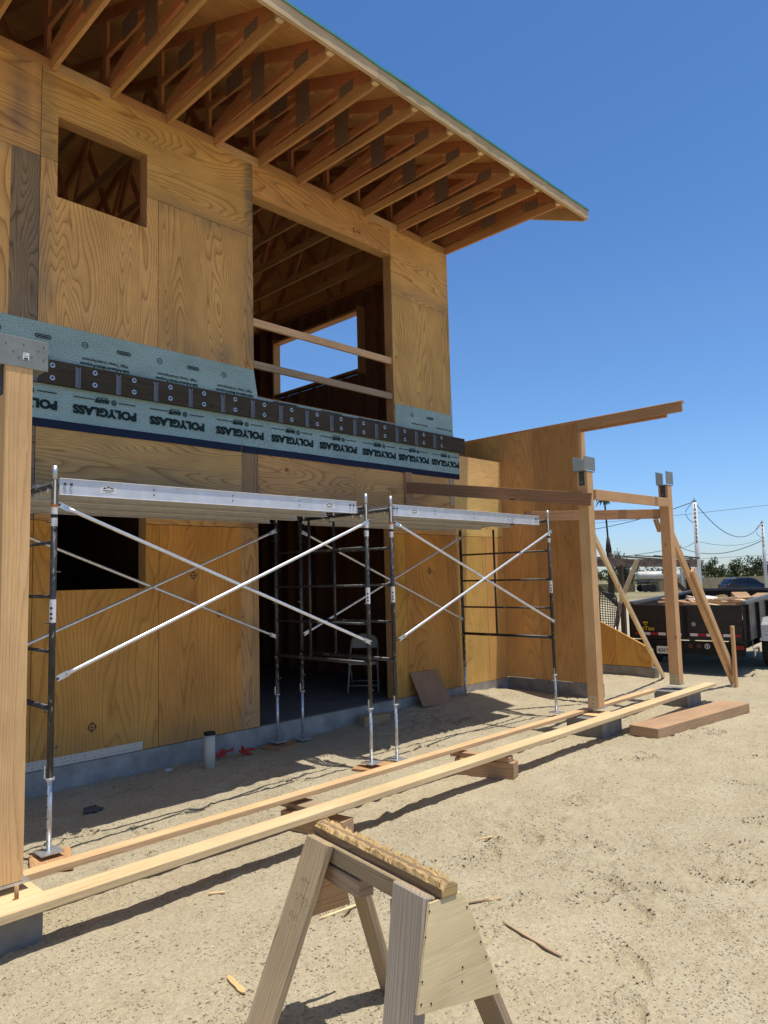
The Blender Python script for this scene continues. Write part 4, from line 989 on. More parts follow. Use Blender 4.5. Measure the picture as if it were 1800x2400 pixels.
# ------------------------------------------------------------------ small things by the wall
mb = MB(); mb.tube([(4.06, 6.50, -.05), (4.06, 6.50, .325)], .055, 20, 'pvc'); o = mb.build('pipe_stub', None); origin(o, (4.06, 6.5, 0)); tag(o, 'cream plastic pipe stub with black rubber cap standing by the wall', 'pipe')
mb = MB(); mb.tube([(4.06, 6.50, .325), (4.06, 6.50, .352)], .058, 20, 'rubber'); mb.tube([(4.06, 6.50, .318), (4.06, 6.50, .3245)], .0595, 20, 'galv', cap=True); c = mb.build('rubber_cap', None, o); c.location = -Vector((4.06, 6.5, 0))
rr = random.Random(5)
for (x, y, lb) in ((4.36, 6.72, 'left crumpled red plastic bracket on the shaded sand beside the pipe'), (4.62, 6.66, 'right crumpled red plastic bracket on the shaded sand beside the pipe')):
    mb = MB()
    for k in range(7):
        a = rr.uniform(0, 6.28); p = Vector((x + rr.uniform(-.06, .06), y + rr.uniform(-.03, .03), .02 + rr.uniform(0, .05)))
        mb.beam(p, p + Vector((math.cos(a) * .07, math.sin(a) * .04, rr.uniform(-.03, .05))), .03, .02, (0, 0, 1), 'redpl')
    mb.tube([(x + math.cos(t) * .035, y + math.sin(t) * .03, .05 + .01 * math.sin(2 * t)) for t in [i * .6 for i in range(11)]], .007, 6, 'redpl')
    o = mb.build('red_plastic_bracket', None); origin(o, (x, y, 0)); tag(o, lb, 'plastic bracket', 'red plastic brackets')
mb = MB(); mb.tube([(3.73 + math.cos(t) * .035, 6.72 + math.sin(t) * .035, .012) for t in [i * math.pi / 9 for i in range(19)]], .006, 8, 'label'); o = mb.build('white_ring', None); origin(o, (3.73, 6.72, 0)); tag(o, 'small white plastic ring lying on the shaded sand', 'plastic ring')
mb = MB(); mb.ico((2.66, 6.03, .02), .06, 'rock', 3, .5, (1.3, .8, .6)); o = mb.build('dark_stone', None); origin(o, (2.66, 6.03, 0)); tag(o, 'dark stone lying in the shade near the left scaffold', 'stone')
MT['offc'] = plain('brown_plywood_face', (0.34, 0.20, 0.115, 1), .85, 0, .15, 4)
mb = MB(); P0 = Vector((7.75, 6.70, .1)); mb.prism([(7.48, 6.66, .10), (8.10, 6.66, .08), (8.00, 6.85, .53), (7.44, 6.85, .54)], 0, (0, .012, .005), 'offc', (1, 0, 0))
o = mb.build('plywood_offcut', None); origin(o, P0); tag(o, 'brown plywood offcut leaning against the wall beside the doorway', 'plywood offcut')
board('wood_block', (6.36, 6.70, .065), (6.74, 6.62, .065), .14, .14, 'block', 'squarish wood block in the shade in front of the doorway', 'block')
# splinters and chips
chips = [((1.99, 3.04), (1.96, 2.86), .030, 'post', 'flat reddish wood shaving on the sand left of the sawhorse'),
         ((2.66, 3.17), (2.90, 3.12), .022, 'new', 'yellow wood splinter seen between the sawhorse legs'),
         ((3.28, 2.40), (3.17, 1.98), .022, 'grey', 'long weathered wood splinter lying alone on the open sand'),
         ((3.30, 2.72), (3.52, 2.58), .016, 'new2', 'thin pale stick on the sand right behind the sawhorse end'),
         ((3.24, 2.73), (3.46, 2.62), .012, 'grey', 'thin grey stick beside the pale one behind the sawhorse'),
         ((2.44, 3.93), (2.52, 3.86), .020, 'new2', 'small wood chip on sand between boards and sawhorse'),
         ((4.2, 3.25), (4.3, 3.2), .018, 'new', 'tiny pale chip on the sand in front of the long boards'),
         ((4.9, 5.55), (5.0, 5.5), .02, 'new', 'pale wood sliver on the sunlit strip under the scaffold')]
for (a, b, w, m, lb) in chips:
    mb = MB(); za = gh(*a) + .006; zb = gh(*b) + .008
    A = Vector((a[0], a[1], za)); B = Vector((b[0], b[1], zb)); d = (B - A); sd = d.cross(Vector((0, 0, 1))).normalized()
    prof = [(0, .15), (.12, .7), (.35, .9), (.6, .75), (.8, 1.0), (.95, .6), (1, .1)]
    up_ = [A + d * t + sd * w * q * .5 for t, q in prof]; lo = [A + d * t - sd * w * q * .5 for t, q in prof][::-1]
    mb.prism(up_ + lo, 0, (0, 0, .007), m, d); o = mb.build('wood_splinter', None); origin(o, A); tag(o, lb, 'wood splinter', 'wood splinters on the sand')
# loose clods, uncountable
rc = random.Random(11); mb = MB()
ic = bmesh.new(); bmesh.ops.create_icosphere(ic, subdivisions=1, radius=1); icv = [v.co.copy() for v in ic.verts]; icf = [[v.index for v in f.verts] for f in ic.faces]; ic.free()
for k in range(5200):
    x = rc.uniform(1.2, 8.5) if k % 3 else rc.uniform(1.5, 4.5); y = rc.uniform(1.0, 5.9) if k % 3 else rc.uniform(1.2, 3.6)
    if mnoise.noise(Vector((x * 1.3, y * 1.3, 5))) < rc.uniform(-.5, .35): continue
    r = .0022 + .0055 * rc.random() ** 3
    z = gh(x, y); q = rc.random()
    mb.add([(x + v.x * r * (1 + q * .5), y + v.y * r, z + v.z * r * .7 + r * .2) for v in icv], icf, None, 'sand')
for (px, py, a, l, w) in PRINTS:
    for k in range(46):
        t = rc.uniform(0, 6.283); q = rc.gauss(1.16, .12); u_, v_ = math.cos(t) * l * q, math.sin(t) * w * q
        x = px + u_ * math.cos(a) - v_ * math.sin(a); y = py + u_ * math.sin(a) + v_ * math.cos(a)
        r = .0025 + .0065 * rc.random() ** 2; z = gh(x, y)
        mb.add([(x + v.x * r * 1.3, y + v.y * r, z + v.z * r * .7 + r * .25) for v in icv], icf, None, 'sand')
o = mb.build('loose_pebbles', None); tag(o, 'small loose clods and pebbles scattered on the sand', 'pebbles', kind='stuff')

# ------------------------------------------------------------------ sawhorse
SP = Vector((2.06, 2.1, 0)); S = empty('sawhorse', SP, 'weathered wooden sawhorse with splintered yellow top board in the foreground', 'sawhorse')
af = Vector((2.115, 2.50, 0)); an = Vector((1.985, 1.70, 0)); u = (af - an).normalized(); v = Vector((u.y, -u.x, 0))   # v points to +x
def SQ(t, s_, z): p = an + u * t + v * s_; return Vector((p.x, p.y, z))
Lh = (af - an).length
def leg(t0, t1, side, m, a, b, s0=.038):
    # plank leg: a = splay sideways per metre, b = splay along the ridge per metre (towards +u)
    mb = MB(); zt_ = .755
    def pt(t, z): k = zt_ - z; return SQ(t + b * k, side * (s0 + a * k), z)
    P = [pt(t0, -.02), pt(t1, -.02), pt(t1, zt_), pt(t0, zt_)]
    n = (P[1] - P[0]).cross(P[3] - P[0]); n = n.normalized() * .038
    if n.dot(v) * side < 0: n = -n
    mb.prism(P, 0, n, m, (P[3] - P[0])); return part(mb, 'leg', parent=S, off=SP, bevel=.006)
leg(Lh - .175, Lh - .005, -1, 'grey', .37, .10); leg(Lh - .16, Lh - .05, 1, 'grey', .34, .06)
leg(.012, .195, -1, 'greyd', .27, -.17); leg(.02, .165, 1, 'grey', .36, -.17)
mb = MB(); mb.beam(SQ(.01, 0, .715), SQ(Lh + .02, 0, .715), .085, .075, (0, 0, 1), 'grey'); part(mb, 'top_rail', parent=S, off=SP, bevel=.005)
# lower blocking under the rail at both ends
mb = MB(); mb.beam(SQ(Lh - .34, 0, .63), SQ(Lh - .04, 0, .63), .075, .07, (0, 0, 1), 'grey'); part(mb, 'gusset_block', parent=S, off=SP, bevel=.004)
mb = MB(); mb.beam(SQ(.04, 0, .62), SQ(.27, 0, .62), .07, .09, (0, 0, 1), 'grey'); part(mb, 'gusset_block', parent=S, off=SP, bevel=.004)
mb = MB(); E3 = lambda s_, z: SQ(-.014 - .17 * (.755 - z), s_, z)
P = [E3(-.180, .455), E3(.185, .405), E3(.165, .48), E3(.095, .71), E3(.068, .752), E3(-.073, .752)]
nE = (P[1] - P[0]).cross(P[4] - P[0]).normalized() * .012
if nE.dot(u) < 0: nE = -nE
mb.prism(P, 0, nE, 'paleply', v)
for sg, zz in ((-.08, .73), (.085, .70), (.105, .63), (.125, .58), (.14, .53), (.155, .48), (.17, .43), (-.16, .48), (-.145, .54), (-.11, .66), (.03, .53), (.02, .49), (-.12, .47)):
    mb.disc(E3(sg, zz) - nE.normalized() * .0004, -nE, .0032, .002, 7, 'ink')
part(mb, 'end_plate', parent=S, off=SP)
mb = MB(); P = [SQ(Lh + .04, -.15, .40), SQ(Lh + .04, .17, .40), SQ(Lh - .002, .07, .74), SQ(Lh - .002, -.07, .74)]; mb.prism(P, 0, u * .012, 'block', v); part(mb, 'end_plate', parent=S, off=SP)
# splintered top board with chipped edges
mb = MB(); n = 64; rs = random.Random(4); vs = []; fs = []; us = []
prev = .0; rows = []
for i in range(n + 1):
    t = -.02 + (Lh + .05) * i / n
    c = .012 * mnoise.noise(Vector((t * 22, 1, 0))); e1 = .048 + .010 * mnoise.noise(Vector((t * 30, 4, 0))); e2 = .050 + .009 * mnoise.noise(Vector((t * 25, 9, 0)))
    zt1 = .806 + .014 * mnoise.noise(Vector((t * 34, 2, 0))) - (.012 if rs.random() < .25 else 0); zt2 = .808 + .012 * mnoise.noise(Vector((t * 28, 6, 0))) - (.010 if rs.random() < .25 else 0)
    if i < 3 or i > n - 4: zt1 -= .015; zt2 -= .012
    lift = .0
    o_ = .012
    rows.append([SQ(t, -.034 + .002 * c + o_, .7535), SQ(t, -.038 + c * .2 + o_, .787), SQ(t, -e1 * .62 + o_, zt1 - .004), SQ(t, -.010 + c + o_, .799 + .006 * mnoise.noise(Vector((t * 60, 0, 3)))), SQ(t, .012 + c + o_, .797 + .006 * mnoise.noise(Vector((t * 55, 5, 3)))), SQ(t, e2 * .62 + o_, zt2 - .004), SQ(t, .038 + o_, .787), SQ(t, .034 + o_, .7535)])
for r_ in rows: vs += r_
m_ = 8
for i in range(n):
    for j in range(m_):
        j2 = (j + 1) % m_; fs.append((i * m_ + j, (i + 1) * m_ + j, (i + 1) * m_ + j2, i * m_ + j2))
        t = i / n; us.append([(t, j * .03), (t + 1 / n, j * .03), (t + 1 / n, j * .03 + .03), (t, j * .03 + .03)])
fa = [k for k in range(len(fs)) if k % m_ in (1, 2, 4)]; fb = [k for k in range(len(fs)) if k % m_ in (0, 3, 5, 6, 7)]
o0 = len(mb.v); mb.add(vs, [fs[k] for k in fa], [us[k] for k in fa], 'split'); mb.add(vs, [fs[k] for k in fb], [us[k] for k in fb], 'oldtop')
mb.add(rows[0], [tuple(range(8))], [[(p.y, p.z) for p in rows[0]]], 'split'); mb.add(rows[-1], [tuple(range(8))], [[(p.y, p.z) for p in rows[-1]]], 'split')
for k in range(46):   # slivers standing up along the chewed edges
    t = rs.uniform(0, Lh); sg = rs.choice((-1, 1)); q = SQ(t, .012 + sg * rs.uniform(.022, .034), .795)
    mb.beam(q, q + u * rs.uniform(-.035, .035) + v * rs.uniform(-.006, .012) * sg + Vector((0, 0, rs.uniform(.004, .016))), .004, .003, (0, 0, 1), 'split', taper=.3)
part(mb, 'splintered_top', parent=S, off=SP)
# pencil scribbles on the near left leg (outer face)
sn = (Vector((-v.x, -v.y, 0)) * 1.0 + Vector((0, 0, .40))).normalized()
def onleg(t, w): # w 0 bottom .. 1 top
    k = .755 * (1 - w); return SQ(t + .10 * k, -(.038 + .40 * k), .755 * w) + sn * .0392
mb = MB(); ru = u * -1; ul_ = (SQ(0, -.038, .755) - SQ(.0755, -.34, 0)).normalized()
rsx = random.Random(9)
for (w0, L_, sz) in ((.80, .08, .010), (.72, .12, .020), (.63, .07, .016)):
    q = onleg(Lh - .07 - (1 - w0) * .02, w0); prevp = q
    for k in range(int(L_ / .006)):
        p = q + ru * (k * .006) + ul_ * rsx.uniform(-sz, sz)
        d = p - prevp
        if d.length > .001: rect(mb, (p + prevp) / 2, d, d.cross(sn), d.length, .0016, 'pencil')
        prevp = p
part(mb, 'pencil_scribble', parent=S, off=SP)

# ------------------------------------------------------------------ folding chair inside
CP = Vector((7.42, 7.74, .2195)); CH = empty('folding_chair', CP, 'beige metal folding chair standing on the slab inside the doorway', 'chair')
fd = Vector((-.77, -.64, 0)); sdv = Vector((.64, -.77, 0)) * -1
def CQ(s_, f_, z): return CP + sdv * (-s_) + fd * f_ + Vector((0, 0, z))
W2 = .22
for sg in (-1, 1):
    pass
mb = MB(); pts = [CQ(-W2, .18, .0), CQ(-W2 * .93, .02, .45), CQ(-W2 * .9, -.14, .68)]
arc = [CQ(-W2 * .9 * math.cos(t), -.16 - .03 * math.sin(t), .68 + .13 * math.sin(t)) for t in [math.pi * i / 12 for i in range(1, 12)]]
mb.tube(pts + arc + [CQ(W2 * .9, -.14, .68), CQ(W2 * .93, .02, .45), CQ(W2, .18, 0)], .012, 8, 'chair'); part(mb, 'front_leg_frame', parent=CH, off=CP)
for sg in (-1, 1):
    mb = MB(); mb.tube([CQ(sg * W2 * .88, .10, .43), CQ(sg * W2 * .92, -.26, 0)], .011, 8, 'chair'); part(mb, 'rear_leg', parent=CH, off=CP)
mb = MB(); mb.tube([CQ(-W2, .14, .10), CQ(W2, .14, .10)], .008, 8, 'chair'); mb.tube([CQ(-W2 * .9, -.23, .12), CQ(W2 * .9, -.23, .12)], .008, 8, 'chair'); part(mb, 'stretcher', parent=CH, off=CP)
mb = MB(); P = [CQ(-.20, .24, .43), CQ(.20, .24, .43), CQ(.18, -.14, .415), CQ(-.18, -.14, .415)]; mb.prism(P, 0, (0, 0, .022), 'chair'); mb.beam(CQ(-.20, .245, .427), CQ(.20, .245, .427), .02, .04, m='chair'); part(mb, 'seat', parent=CH, off=CP, bevel=.006)
mb = MB(); P = [CQ(-.185, -.14, .61)] + [CQ(.185 * -math.cos(t), -.155 - .03 * math.sin(t), .68 + .12 * math.sin(t)) for t in [math.pi * i / 14 for i in range(0, 15)]] + [CQ(.185, -.14, .61)]
mb.prism(P, 0, fd * -.008, 'chair', sdv); part(mb, 'backrest', parent=CH, off=CP)

# ------------------------------------------------------------------ dump trailer
TRZ = math.atan2(.114, .993)
TR = empty('dump_trailer', (13.21, 6.42, 0), 'black dump trailer parked behind the posts with reflective tape and number plate on its tailgate', 'trailer', rz=TRZ)
TW = 2.02; TL = 4.3
def tp(mb, name, parent=None, bevel=0.0): return mb.build(name, None, parent or TR, bevel)
mb = MB(); mb.box(-.02, .03, -TW + .06, -.06, .60, 1.225, 'y', 'trail'); mb.box(-.05, -.0205, -TW / 2 - .03, -TW / 2 + .03, .62, 1.215, 'z', 'traild')
mb.box(-.045, -.0205, -TW + .09, -.09, 1.16, 1.222, 'y', 'trail'); mb.box(-.045, -.0205, -TW + .09, -.09, .60, .655, 'y', 'trail')
mb.box(-.035, -.0205, -TW + .09, -.09, .86, .90, 'y', 'trail')
gate = tp(mb, 'tailgate')
mb = MB()
put_text(mb, 'BigTex', .105, (-.052, -.30, .78), (0, -1, 0), (0, 0, 1), 'yellow', bold=.003, width=.34, shear=.15)
rect(mb, (-.052, -.30, .90), (0, -1, 0), (0, 0, 1), .09, .03, 'yellow'); rect(mb, (-.052, -.30, .862), (0, -1, 0), (0, 0, 1), .04, .018, 'yellow')
tp(mb, 'lettering', gate)
mb = MB(); yy = -.10; k = 0
while yy > -TW + .12:
    w = .15 if k % 2 == 0 else .13
    if not (-TW / 2 - .12 < yy - w / 2 < -TW / 2 + .02): rect(mb, (-.0525, yy - w / 2, .695), (0, -1, 0), (0, 0, 1), w, .05, 'reflr' if k % 2 == 0 else 'reflw')
    yy -= w; k += 1
tp(mb, 'reflective_tape', gate)
for c, r in (((-.053, -1.16, .885), .035), ((-.093, -1.38, .50), .045)):
    mb = MB()
    for i in range(12):
        a, b = 2 * math.pi * i / 12, 2 * math.pi * (i + 1) / 12
        mb.add([(c[0], c[1] + math.cos(t) * q, c[2] + math.sin(t) * q) for t, q in ((a, r), (b, r), (b, r * .78), (a, r * .78))], [(0, 1, 2, 3)], None, 'label')
    rect(mb, c, (0, -1, 0), (0, .4, 1), r * .35, r, 'label'); tp(mb, 'round_decal', gate)
for y0, nm in ((-.06, 'left'), (-TW, 'right')):
    mb = MB()
    P = [(0, y0, .60), (TL, y0, .62), (TL, y0, 1.335), (0, y0, 1.235)]; mb.prism(P, 0, (0, .05, 0), 'trail', (1, 0, 0))
    for q in (.03, .9, 1.8, 2.7, 3.6, 4.2):
        mb.box(q, q + .06, y0 - .045 if nm == 'right' else y0 + .0505, y0 - .0005 if nm == 'right' else y0 + .095, .60, 1.24, 'z', 'traild')
    sw = tp(mb, 'side_wall')
    mb = MB(); mb.beam((-.01, y0 + .025, 1.262), (TL, y0 + .025, 1.362), .085, .05, m='railtop'); tp(mb, 'top_rail', sw)
mb = MB(); mb.box(TL, TL + .04, -TW, 0, .62, 1.37, 'y', 'trail'); fwl = tp(mb, 'front_wall')
mb = MB(); mb.box(TL - .01, TL + .07, -TW - .02, .02, 1.372, 1.42, 'y', 'railtop'); tp(mb, 'top_rail', fwl)
mb = MB(); mb.box(.03, TL, -TW + .055, -.065, .60, .64, 'x', 'traild'); tp(mb, 'bed_floor')
mb = MB()
for yy in (-TW + .25, -.25): mb.box(-.03, TL + .8, yy - .05, yy + .05, .40, .59, 'x', 'traild')
mb.box(-.09, -.031, -TW + .02, -.02, .34, .585, 'y', 'traild'); tp(mb, 'chassis')
for yy, m in ((-.78, 'lampo'), (-1.10, 'lampo'), (-1.24, 'lampo'), (-TW + .14, 'lamp')):
    mb = MB()
    if m == 'lamp': mb.box(-.108, -.0905, yy - .10, yy + .08, .46, .53, 'y', m)
    else: mb.disc((-.0905, yy, .50), (-1, 0, 0), .040, .014, 14, m)
    tp(mb, 'tail_light')
mb = MB(); mb.box(-.104, -.0955, -.80, -.50, .345, .475, 'y', 'platep'); npl = tp(mb, 'number_plate')
mb = MB(); put_text(mb, '4UH1915', .10, (-.1065, -.65, .405), (0, -1, 0), (0, 0, 1), 'ink', bold=.002, width=.26); tp(mb, 'plate_number', npl)
for xx in (1.65, 2.5):
    for yy in (.08, -TW - .08):
        mb = MB(); mb.tube([(xx, yy - .11, .37), (xx, yy + .11, .37)], .37, 24, 'rubber'); w_ = tp(mb, 'wheel', bevel=.02)
        mb = MB(); mb.tube([(xx, yy - .115, .37), (xx, yy + .115, .37)], .19, 18, 'railtop'); tp(mb, 'rim', w_)
for yy in (.10, -TW - .12):
    mb = MB(); pr = [(1.10, .52), (1.22, .80), (1.45, .93), (2.70, .93), (2.93, .80), (3.05, .52)]
    for a, b in zip(pr[:-1], pr[1:]): mb.beam((a[0], yy, a[1]), (b[0], yy, b[1]), .28, .006, m='tread')
    P = [(a[0], yy - .14, a[1]) for a in pr] ; mb.prism([(p[0], p[1] if yy < 0 else yy + .14, p[2]) for p in P], 0, (0, .003, 0), 'tread', (1, 0, 0)); tp(mb, 'fender')
mb = MB(); mb.tube([(.12, -TW - .09, .47), (.40, -TW - .09, .47), (.42, -TW - .09, .36)], .018, 8, 'railtop'); mb.tube([(.12, -TW - .09, .47), (.10, -TW - .09, .36), (.02, -TW - .09, .35)], .018, 8, 'railtop'); tp(mb, 'tie_bracket')
mb = MB(); z = 1.18; i = 0
while z > .42:
    mb.tube([(.02 + .012 * math.sin(i), -TW - .075, z), (.025 + .02 * math.sin(i * .6), -TW - .075 - .01 * (i % 2), z - .035)], .006, 6, 'railtop'); z -= .04; i += 1
tp(mb, 'safety_chain')
mb = MB(); mb.box(TL + .04, TL + 1.6, -TW / 2 - .06, -TW / 2 + .06, .42, .55, 'x', 'traild'); tp(mb, 'drawbar')
# load of scrap
SC = empty('scrap_load', (15.2, 5.6, .64), 'heap of pale board ends, cardboard and a white bag in the trailer bed', 'scrap heap', rz=TRZ)
rq = random.Random(21); k = 0
mb = MB(); n = 14
gv = [(.4 + 2.9 * i / n - 2.1, (-.95 + .85 * 2 * j / n) * .92, .30 + .17 * mnoise.noise(Vector((i * .7, j * .7, 2))) + (.06 * i / n)) for i in range(n + 1) for j in range(n + 1)]
mb.add(gv, [(i * (n + 1) + j, (i + 1) * (n + 1) + j, (i + 1) * (n + 1) + j + 1, i * (n + 1) + j + 1) for i in range(n) for j in range(n)], None, 'scrap'); mb.build('heap_base', None, SC)
for k in range(34):
    x = rq.uniform(-1.75, 1.1); y = rq.uniform(-.75, .75); a = rq.uniform(-.9, .9) + 1.3; L_ = rq.uniform(.35, 1.0)
    z = .50 + rq.uniform(0, .10) + .03 * (x + 1)
    mb = MB(); mb.beam((x - math.cos(a) * L_ / 2, max(-.85, y - math.sin(a) * L_ / 2), z + rq.uniform(-.05, .05)), (x + math.cos(a) * L_ / 2, min(.85, y + math.sin(a) * L_ / 2), z + rq.uniform(-.05, .05)), rq.uniform(.05, .14), rq.uniform(.02, .04), (0, 0, 1), rq.choice(['new', 'new2', 'scrap', 'scrap', 'block']))
    mb.build('board_end', None, SC)
for (x, y, z, w, l, h, a) in ((.9, -.35, .60, .5, .5, .16, .4), (.9, -.78, .60, .4, .7, .14, -.2), (.2, -.60, .56, .3, .6, .13, .1)):
    mb = MB(); d = Vector((math.cos(a), math.sin(a), .2)) * w / 2; mb.beam(Vector((x, y, z)) - d, Vector((x, y, z)) + d, l * .6, h, m='card'); mb.build('cardboard_box', None, SC)
mb = MB(); mb.ico((.35, .25, .60), .22, 'white', 3, .7, (1.0, 1.4, .35)); mb.build('white_bag', None, SC)

# woven wire panel and old rack behind it
WPn = Vector((13.55, 7.05, .7)); E_ = empty('wire_mesh_panel', WPn, 'bent black woven wire mesh panel standing beside the brown rack post', 'wire mesh')
mb = MB(); A = Vector((13.44, 7.16, 0)); dr = Vector((.10, -.115, 0)) * 2.3
def wp(i, j):
    s_, t = i, j; q = A + dr * s_; bulge = .14 * math.sin(math.pi * s_)
    wd = 1 - .25 * (2 * abs(t - .5)) ** 3
    return q + Vector((-.7, -.7, 0)) * bulge * .6 + Vector((0, 0, .70 + .78 * t * (1 - .12 * s_))) + dr * (s_ - .5) * (wd - 1) * .6
for i in range(9): mb.tube([wp(i / 8, j / 12) for j in range(13)], .008, 6, 'blackpaint')
for j in range(17): mb.tube([wp(i / 8, j / 16) for i in range(9)], .008, 6, 'blackpaint')
mb.tube([wp(0, j / 12) for j in range(13)] + [wp(i / 8, 1) for i in range(1, 9)] + [wp(1, 1 - j / 12) for j in range(1, 13)], .014, 6, 'blackpaint')
part(mb, 'woven_mesh', parent=E_, off=WPn)
mb = MB(); mb.tube([wp(.3, .1), wp(.3, 0) + Vector((0, 0, -.75))], .015, 8, 'galv'); mb.tube([wp(.8, .1), wp(.8, 0) + Vector((0, 0, -.75))], .015, 8, 'galv'); part(mb, 'support', parent=E_, off=WPn)
KP = Vector((18.4, 8.4, 0)); KR = empty('timber_rack', KP, 'old weathered timber rack with knee braces standing behind the trailer', 'rack')
def kx(t): return 17.0 + 2.34 * t, 9.84 - 2.36 * t
mb = MB(); mb.beam((*kx(0), 2.13), (*kx(1.0), 2.035), .09, .20, m='oldwood'); part(mb, 'cross_beam', parent=KR, off=KP)
for k in range(9):
    t = .02 + .108 * k; mb = MB(); mb.beam((*kx(t - .02 * (k % 3)), 2.262 + .012 * (k % 2)), (*kx(min(1.02, t + .30)), 2.155 + .02 * (k % 2) - .01 * k * 0), .11, .025, m='oldwood'); part(mb, 'loose_plank', parent=KR, off=KP)
for t in (.40, .93):
    mb = MB(); mb.beam((*kx(t), -.1), (*kx(t), 2.03), .11, .11, (0, 1, 0), 'ledger'); part(mb, 'post', parent=KR, off=KP)
for (a, za, b, zb) in ((.395, .86, .12, 1.75), (.925, 1.20, .72, 1.85)):
    mb = MB(); mb.beam((kx(a)[0] - .06, kx(a)[1] - .06, za), (kx(b)[0] - .06, kx(b)[1] - .06, zb), .05, .10, m='ledger'); part(mb, 'knee_brace', parent=KR, off=KP)
board('leaning_board', (16.55, 8.28, 1.1), (16.80, 7.90, 2.14), .05, .10, 'new', 'pale board end leaning upright behind the yellow brace', 'board')
board('leaning_support', (16.30, 8.45, -.1), (16.56, 8.27, 1.12), .05, .10, 'oldwood', 'dark lower support carrying the pale leaning board', 'board')

# ------------------------------------------------------------------ far things
# tanker truck
TK = empty('tanker_truck', (98, 43.7, -.95), 'white tanker truck parked by the tan fence, seen between the posts', 'truck')
TKP = Vector((98, 43.7, -.95)); ea = Vector((96.1, 45.4, 0)); eb = Vector((100.2, 41.2, 0)); td = (eb - ea).normalized(); ts = Vector((td.y, -td.x, 0))
def tq(a, s_, z): p = ea + td * a + ts * s_; return Vector((p.x, p.y, z))
mb = MB(); LL = (eb - ea).length
pr = [(0, .30), (.10, .50), (.22, .58), (LL - .22, .58), (LL - .1, .5), (LL, .3)]; vs = []; nn = 22
for a, r in pr:
    for k in range(nn):
        th = 2 * math.pi * k / nn; vs.append(tq(a, math.cos(th) * r * 1.35, 1.28 + math.sin(th) * r))
mb.add(vs, [(i * nn + k, i * nn + (k + 1) % nn, (i + 1) * nn + (k + 1) % nn, (i + 1) * nn + k) for i in range(5) for k in range(nn)] + [tuple(range(nn))[::-1], tuple(range(5 * nn, 6 * nn))], None, 'tank', smooth=True)
part(mb, 'tank', parent=TK, off=TKP)
mb = MB(); mb.beam(tq(-.1, 0, .56), tq(LL + 3.2, 0, .56), .9, .18, m='tankg'); mb.beam(tq(.2, -.75, .42), tq(1.9, -.75, .42), .12, .7, m='tankg'); part(mb, 'chassis', parent=TK, off=TKP)
mb = MB(); mb.beam(tq(-.12, -.2, 1.95), tq(2.4, -.2, 1.98), .5, .05, m='white'); part(mb, 'walkway', parent=TK, off=TKP)
mb = MB(); mb.beam(tq(LL + 1.0, 0, .9), tq(LL + 2.6, 0, .9), 2.0, 1.9, m='tank'); part(mb, 'cab', parent=TK, off=TKP, bevel=.12)
for a in (.75, 1.75, LL + 1.9):
    for s_ in (-.95, .95):
        mb = MB(); mb.tube([tq(a, s_ - .18, -.45), tq(a, s_ + .18, -.45)], .50, 18, 'rubber'); part(mb, 'wheel', parent=TK, off=TKP)
# fences
def fence(name, P, z0, z1, label):
    c = Vector((P[0][0], P[0][1], z0)); E_ = empty(name, c, label, 'fence')
    A = Vector((*P[0], 0)); B = Vector((*P[1], 0)); L_ = (B - A).length; d = (B - A) / L_; n = max(2, int(L_ / 3))
    vs = []; m_ = n * 6
    for i in range(m_ + 1):
        w = .06 * mnoise.noise(Vector((i * .35, 3, 1))); p = A + d * (L_ * i / m_) + Vector((d.y, -d.x, 0)) * w
        vs += [(p.x, p.y, z0 + .05), (p.x, p.y, z1 - .03 + .04 * mnoise.noise(Vector((i * .4, 1, 1))))]
    mb = MB(); mb.add(vs, [(2 * i, 2 * i + 2, 2 * i + 3, 2 * i + 1) for i in range(m_)], None, 'fence'); f = part(mb, 'screen_fabric', parent=E_, off=c); f.modifiers.new('t', 'SOLIDIFY').thickness = .02
    for i in range(n + 1):
        p = A + d * (L_ * i / n); mb = MB(); mb.tube([(p.x, p.y, z0), (p.x, p.y, z1)], .03, 6, 'fencewire'); part(mb, 'fence_post', parent=E_, off=c)
fence('construction_fence', ((97.4, 44.2), (123.0, 35.2)), -1.05, .76, 'long tan fabric screen fence behind the trailer and the dark car')
fence('low_fence', ((92, 56), (97.0, 46.2)), -1.0, .25, 'low dusty fence left of the tanker truck')
# dark SUV
CPn = Vector((80.0, 26.1, -.78)); CA = empty('parked_car', CPn, 'dark blue sport utility car standing in front of the tan fence', 'car', rz=math.atan2(-3.02, 3.13))
mb = MB(); prof = [(-2.4, .35), (-2.42, .95), (-2.30, 1.12), (-2.12, 1.20), (-1.80, 1.66), (-1.2, 1.76), (.2, 1.76), (.62, 1.66), (1.25, 1.16), (2.1, 1.05), (2.38, .85), (2.40, .35)]
vs = []
for yy, k in ((-.95, 1), (-.98, 1), (.98, 1), (.95, 1)): pass
sec = [(-.93, .93), (-.97, .97)]
def ins(p, z): return .97 if z < 1.2 else .97 - (z - 1.2) * .38
for (x, z) in prof: vs += [(x, -ins(x, z), z), (x, ins(x, z), z)]
nP = len(prof)
fs = [(2 * i, 2 * i + 1, 2 * ((i + 1) % nP) + 1, 2 * ((i + 1) % nP)) for i in range(nP)] + [tuple(2 * i for i in range(nP)), tuple(2 * i + 1 for i in range(nP))[::-1]]
mb.add(vs, fs, None, 'suv'); bd = mb.build('body', None, CA, .06)
